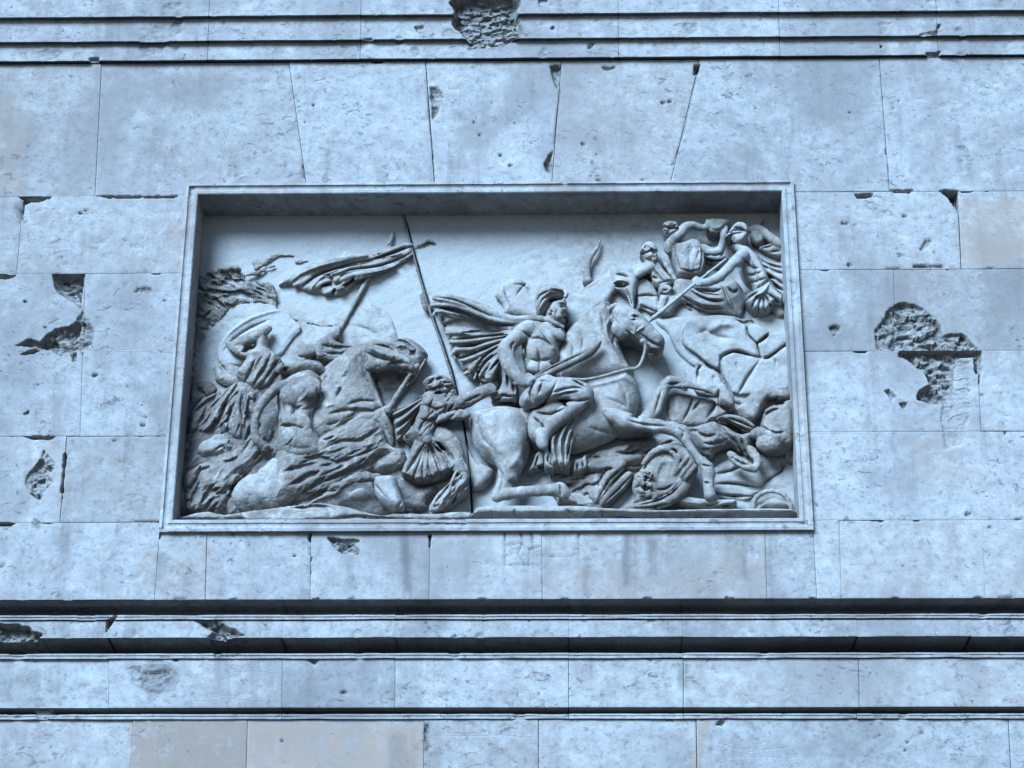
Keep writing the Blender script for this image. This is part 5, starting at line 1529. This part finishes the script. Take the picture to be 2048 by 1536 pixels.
c.sts([[(1000,480),(985,560),(960,640)], [(770,290),(780,320)], [(715,520),(722,640),(712,740),(670,760)], [(735,660),(800,655),(880,670)]], 10, 8)
c.sts([[(790,520),(880,560),(960,530)], [(860,560),(850,640),(860,760)], [(760,760),(860,800),(960,780)]], 22, 2.6)
c.ell(845, 488, 74, 14, 10, 8, 20, cut=True, k=2)
c.cap([(740,310,40,26),(800,262,44,22),(860,235,44,24),(905,215,42,26),(935,200,38,30)], k=6)
c.pill([(730,330),(780,270),(900,240),(1010,270),(1030,340),(930,330),(820,345)], 20, 28, 60)
c.hatch([(720,480),(820,400),(1000,400),(980,640),(760,840)], 70, 14, 90, 10, 2.6, 9, 40)
left_rider_ = c.build()

c = Cv('shield_arm_soldier', *R2, rough=1.8, crust=0.05, h=1.6, freq=1 / 14., ridge=0.3, pock=0.8, label='worn soldier lifting an arm before the round shield')
c.hatch([(520,330),(620,240),(830,240),(850,300),(740,440),(600,440)], 58, 12, 110, 12, 3, 10, 16)
c.pill([(480,340),(560,230),(615,150),(640,90),(700,40),(745,60),(760,140),(830,200),(850,270),(800,370),(740,440),(640,460),(560,420)], 4, 36, 80)
c.cap([(470,120,18,34),(540,90,24,44),(620,60,30,46),(690,20,30,36),(740,-10,26,26)], k=6)
c.cap([(430,100,14,22),(480,140,20,30),(560,170,26,36),(640,190,30,40)], k=6)
c.ell(610, 132, 28, 46, 18, 14, 25, cut=True, k=3)
c.sts([[(530,165),(580,150),(630,100)], [(750,40),(800,38)], [(820,220),(760,300),(680,420)], [(760,180),(700,300),(620,420)], [(640,220),(600,310),(560,400)]], 11, 7)
c.sts([[(310,195),(370,260),(440,330)], [(430,155),(460,210),(492,270)]], 12, 8)
c.pill([(330,260),(420,230),(500,260),(560,320),(540,420),(440,430),(340,380)], 0, 20, 60)
shield_arm_soldier_ = c.build()

c = Cv('hanging_drapery', *R2, rough=2.0, crust=0.09, h=1.6, freq=1 / 13., pock=1.4)
c.hatch([(130,790),(260,500),(430,430),(560,400),(420,800)], 58, 26, 180, 11, 6, 11, 10)
c.hatch([(480,500),(690,480),(630,740),(500,840)], 80, 18, 130, 10, 5, 12, 18)
c.pill([(130,790),(150,650),(190,570),(260,500),(340,470),(430,430),(520,380),(640,430),(690,520),(640,620),(630,740),(560,850),(470,850),(400,790),(270,800)], 0, 30, 70)
c.sts([[(400,490),(330,560),(250,650),(175,790)], [(310,510),(240,570),(180,620)], [(440,490),(390,620),(330,740),(260,790)], [(490,500),(450,620),(430,760)], [(540,470),(530,580),(570,680),(550,780)], [(590,480),(600,600),(580,700)],
       [(205,430),(240,470),(275,500)], [(640,480),(650,560),(610,640)], [(360,480),(290,560),(220,680)]], 12, 8)
c.sts([[(420,500),(360,600),(290,710),(230,780)], [(350,520),(270,600),(200,690)], [(470,520),(420,640),(390,760)], [(560,500),(560,620),(560,720)]], 14, -5)
c.pill([(110,700),(140,560),(160,420),(230,380),(330,400),(360,470),(240,520),(170,620)], 0, 12, 50)
hanging_drapery_ = c.build()

c = Cv('fallen_head', *R2, rough=1.5, crust=-0.02, h=1.5, freq=1 / 12., pock=0.6)
c.pill([(188,930),(225,850),(300,810),(350,780),(430,795),(480,850),(475,910),(380,955),(250,975)], 2, 30, 60)
c.sts([[(330,905),(370,880),(410,862)], [(395,870),(425,905)], [(440,830),(455,860)]], 9, 5)
fallen_head_ = c.build()
c = Cv('fallen_drapery', *R2, rough=1.8, crust=0.10, h=1.7, freq=1 / 16., aniso=(35, 2.0), ridge=1.5, pock=1.4)
c.hatch([(90,1100),(400,960),(860,880),(620,1070),(420,1380),(100,1340)], 48, 28, 150, 11, 5, 13, 22)
c.pill([(90,1100),(160,1030),(230,990),(400,960),(560,900),(720,840),(860,880),(840,980),(700,1010),(620,1070),(510,1160),(455,1250),(420,1380),(260,1385),(140,1380),(95,1300)], 2, 34, 90)
c.sts([[(290,985),(400,990),(500,960),(580,870)], [(230,1020),(200,1120),(130,1220)], [(220,1130),(180,1240),(140,1330)], [(620,1065),(560,1100),(480,1170),(440,1290)], [(240,1280),(300,1220),(380,1180)], [(340,1230),(420,1200),(480,1160)], [(480,860),(540,880),(590,860)]], 12, 8)
c.pill([(380,1100),(500,1080),(560,1090),(460,1220),(420,1240),(350,1230)], 20, 16, 40)
fallen_drapery_ = c.build()
c = Cv('horse_haunch', *R2, rough=1.3, crust=-0.02, h=1.8, freq=1 / 16., pock=0.8)
c.pill([(452,1250),(480,1160),(560,1095),(650,1060),(740,1040),(830,1060),(880,1150),(870,1260),(820,1350),(700,1385),(560,1375),(480,1330)], 6, 46, 150)
c.pill([(640,1080),(700,1010),(760,950),(880,940),(1000,1000),(1010,1150),(960,1290),(860,1360),(740,1380)], 4, 40, 150, k=14)
c.st([(700,990),(705,1080),(735,1180)], 22, 2)
horse_haunch_ = c.build()
c = Cv('rocky_ground', *R2, rough=1.8, crust=0.025, h=2.0, freq=1 / 20., aniso=(5, 2.2), ridge=2.0)
c.pill([(50,1430),(130,1400),(300,1370),(420,1390),(560,1370),(700,1350),(900,1330),(1100,1300),(1300,1320),(1500,1380),(1700,1390),(2000,1380),(2262,1370),(2275,1460),(2100,1480),(1500,1480),(700,1480),(60,1475)], 6, 40, 50)
c.pill([(540,1440),(580,1390),(800,1380),(1000,1400),(1040,1450),(900,1480),(620,1480)], 24, 26, 60)
c.sts([[(60,1460),(140,1430),(380,1430)], [(380,1450),(480,1440),(560,1420)], [(1050,1445),(1100,1430),(1160,1448)], [(900,1340),(1050,1320),(1200,1330)], [(1200,1420),(1400,1400),(1700,1420)]], 10, 7)
rocky_ground_ = c.build()

# ---- ledge, fallen soldiers and arms below the charging horse
c = Cv('rocky_ground', *R7, rough=1.3, crust=-0.02, h=1.9, freq=1 / 22., aniso=(0, 2.5))
c.pill([(-905,1400),(-860,1360),(-500,1345),(-200,1350),(0,1350),(200,1365),(600,1385),(1000,1375),(1500,1370),(1800,1375),(1840,1400),(1830,1450),(1200,1460),(0,1460),(-880,1460)], 10, 44, 50)
c.sts([[(-560,1360),(-540,1440)], [(185,1370),(190,1430)], [(280,1440),(330,1420),(420,1430),(500,1450)], [(960,1440),(1020,1430)], [(-120,1360),(-60,1420)], [(-760,1370),(-740,1440)]], 11, 5)
c.pill([(800,1300),(880,1270),(1050,1290),(1190,1295),(1330,1290),(1330,1350),(1200,1370),(900,1360)], 10, 34, 30)
c.sts([[(1050,1310),(1100,1330),(1200,1300)], [(1190,1340),(1300,1320)]], 9, 6)
c.pill([(1130,1010),(1400,890),(1700,880),(1860,940),(1860,1400),(1400,1390),(1130,1260)], 0, 10, 60)
c.sts([[(1140,1150),(1260,1140),(1420,1160),(1560,1190)], [(1550,1190),(1600,1120),(1720,1040),(1740,960)], [(1150,1060),(1300,1030),(1400,980)], [(1160,1230),(1300,1250),(1460,1250)]], 12, 6)
c.pill([(1150,1170),(1300,1150),(1450,1180),(1560,1210),(1440,1290),(1330,1280),(1200,1270)], 4, 16, 40)
c.pill([(-200,1250),(-60,1230),(100,1250),(160,1340),(60,1370),(-160,1360)], 4, 26, 40)
rocky_ground_ = c.build()
c = Cv('rocky_ground', *R7, rough=1.6, crust=0.060, h=1.9, freq=1 / 16., ridge=1.0, pock=1.0)
c.pill([(-280,980),(-120,930),(60,880),(300,820),(600,750),(880,750),(920,880),(560,1010),(300,1080),(120,1340),(-60,1360),(-240,1240)], 0, 14, 60)
c.hatch([(-240,1000),(300,830),(860,770),(560,1000),(100,1330),(-200,1240)], 20, 45, 160, 12, 6, 19, 25)
rocky_ground_ = c.build()
c = Cv('fallen_legs', *R7, pock=0.8, rough=0.9, crust=0.11, h=1.7)
c.pill([(30,1010),(60,960),(150,930),(330,900),(530,890),(560,950),(480,990),(370,1005),(290,1050),(160,1070),(60,1050)], 0, 24, 60)
c.cap([(350,980,18,50),(270,1060,22,48),(200,1160,24,38),(150,1250,26,32),(110,1290,26,36)], k=6)
c.pill([(450,1050),(470,1080),(420,1160),(330,1260),(200,1365),(150,1350),(140,1310),(220,1220),(320,1110),(400,1040)], 4, 24, 40)
c.pill([(0,1230),(50,1205),(110,1225),(140,1280),(150,1310),(100,1310),(30,1290)], 10, 24, 30)
c.sts([[(370,1000),(250,1110),(160,1270)], [(10,1250),(60,1260),(110,1300)], [(40,1225),(80,1240)], [(480,990),(370,1005)], [(440,1070),(330,1190),(200,1310)], [(180,1030),(300,1010)]], 10, 5)
c.cap([(-120,1250,20,30),(-20,1290,22,30),(80,1330,22,28),(170,1350,20,24)], k=5)
fallen_legs_ = c.build()
c = Cv('lion_shield', *RB, rough=0.9, crust=0.08, h=1.5, freq=1 / 11., ridge=0.3, pock=0.4, label='curled shaggy shield under the horse\'s foreleg')
c.pill([(400,1230),(480,1160),(520,1120),(500,1040),(520,950),(580,880),(640,800),(720,740),(800,705),(900,710),(980,780),(1020,860),(1010,960),(960,1060),(880,1150),(760,1200),(560,1230)], 4, 36, 90)
c.cap([(600,850,36,20),(660,780,40,24),(740,730,44,28),(820,725,46,32),(870,790,46,22),(880,860,44,20),(860,930,40,18)], k=4)
c.cap([(860,715,44,38),(940,760,48,44),(985,840,50,44),(1000,900,50,42)], k=6)
c.cap([(1010,900,44,36),(960,1000,46,46),(900,1080,46,50),(800,1150,44,48),(660,1190,40,42),(520,1215,34,34),(420,1240,26,26)], k=6)
c.ell(760, 890, 54, 62, 130, 20, -22, cut=True, k=4)
c.ell(765, 900, 34, 50, 105, 12, -22)
for q in ((905,880),(935,920),(965,950)):
    c.cap([(q[0] + 60, q[1] - 80, 58, 20), (q[0] + 10, q[1] - 20, 64, 19), (q[0] - 25, q[1] + 30, 60, 15)], k=2)
for q in ((600,920),(640,930),(570,1000),(620,1010),(560,1070),(620,1090),(670,1110)):
    c.cap([(q[0], q[1], 46, 20), (q[0] + 24, q[1] - 14, 50, 17), (q[0] + 34, q[1] + 12, 50, 15), (q[0] + 12, q[1] + 24, 46, 13)], k=2)
c.hatch([(530,960),(640,850),(700,1000),(690,1100),(560,1110)], 30, 26, 50, 8, 4, 23, 80)
c.sts([[(560,1190),(700,1160),(840,1090),(940,980)], [(500,1215),(660,1210),(800,1180)], [(880,770),(860,740),(820,735)], [(700,1060),(780,1060),(840,1020)]], 10, 5)
lion_shield_ = c.build()
c = Cv('fallen_soldier', *R7, rough=0.9, crust=0.06, h=1.5, freq=1 / 11., pock=0.8, label='fallen soldier face down below the cliff')
c.hatch([(900,680),(1150,620),(1370,720),(1300,835),(1100,930)], -20, 10, 130, 12, 3, 17, 25)
c.pill([(900,680),(1000,650),(1150,612),(1260,660),(1370,720),(1490,690),(1505,760),(1475,830),(1440,910),(1380,885),(1290,835),(1190,870),(1110,935),(1010,860),(940,750)], 4, 40, 90)
c.cap([(1280,890,34,30),(1340,945,36,40),(1420,985,38,40),(1490,1010,38,32),(1515,960,36,36),(1490,900,34,40),(1450,850,34,36)], k=4)
c.sts([[(1160,610),(1240,690),(1290,780)], [(1250,640),(1340,680),(1400,720)], [(1290,740),(1340,800),(1400,900)], [(1370,740),(1400,820),(1420,900)], [(1000,700),(1080,740),(1160,720)], [(1060,800),(1160,800),(1260,760)], [(1300,920),(1380,970),(1440,980)], [(1440,930),(1480,970)]], 12, 6)
c.pill([(1080,600),(1110,540),(1160,480),(1230,520),(1270,560),(1180,610),(1110,625)], 0, 24, 40)
c.pill([(1150,600),(1260,560),(1400,590),(1500,660),(1500,710),(1380,700),(1260,650)], 16, 30, 40)
c.sts([[(1170,605),(1280,640),(1390,700)], [(1220,590),(1340,640),(1440,690)], [(1260,580),(1380,620),(1480,670)]], 10, 8)
c.pill([(760,380),(1000,390),(1160,440),(1100,560),(1080,640),(860,640),(760,600)], 0, 8, 40)
c.sts([[(965,400),(930,510),(870,620)], [(1030,430),(960,520)], [(1160,480),(1100,560)]], 9, 5)
fallen_soldier_ = c.build()
c = Cv('fallen_horse', *R7, pock=0.6, rough=1.0, crust=0.05, h=1.8, label='fallen horse at the lower right edge')
c.pill([(1300,530),(1360,470),(1420,400),(1470,350),(1540,325),(1640,345),(1800,345),(1800,470),(1650,450),(1570,520),(1540,600),(1490,650),(1400,620)], 2, 34, 70)
c.pill([(1500,700),(1540,600),(1570,520),(1680,460),(1840,460),(1850,820),(1740,890),(1650,905),(1550,865),(1490,800)], 4, 56, 120)
c.ell(1620, 790, 44, 120, 90, 18, 10)
c.cap([(1500,720,40,50),(1580,700,50,58),(1680,725,54,56),(1760,770,48,46)], k=2)
c.cap([(1600,520,44,30),(1680,500,50,40),(1790,500,46,50)], k=4)
c.cap([(1640,400,26,40),(1720,380,30,40),(1800,390,30,36)], k=5)
c.sts([[(1520,640),(1580,670),(1660,710),(1740,700)], [(1560,520),(1640,440),(1700,400)], [(1570,440),(1640,420)], [(1660,480),(1760,450)], [(1580,560),(1640,520),(1700,500)], [(1500,600),(1540,640)]], 13, 7)
c.pill([(1720,860),(1840,820),(1860,990),(1760,970)], 0, 24, 50)
fallen_horse_ = c.build()
c = Cv('fallen_helmet', *R7, rough=0.6, crust=0.030, h=1.6, label='empty round helmet in the lower right corner')
c.cap([(1478,1370,16,24),(1485,1290,20,22),(1540,1228,24,20),(1640,1202,26,20),(1740,1240,24,20),(1795,1320,20,20),(1795,1375,16,20)], k=3)
c.pill([(1500,1372),(1530,1300),(1600,1250),(1690,1240),(1765,1300),(1785,1372),(1640,1390)], 4, 30, 70)
c.st([(1520,1350),(1580,1280),(1680,1255),(1750,1290)], 12, 8)
fallen_helmet_ = c.build()
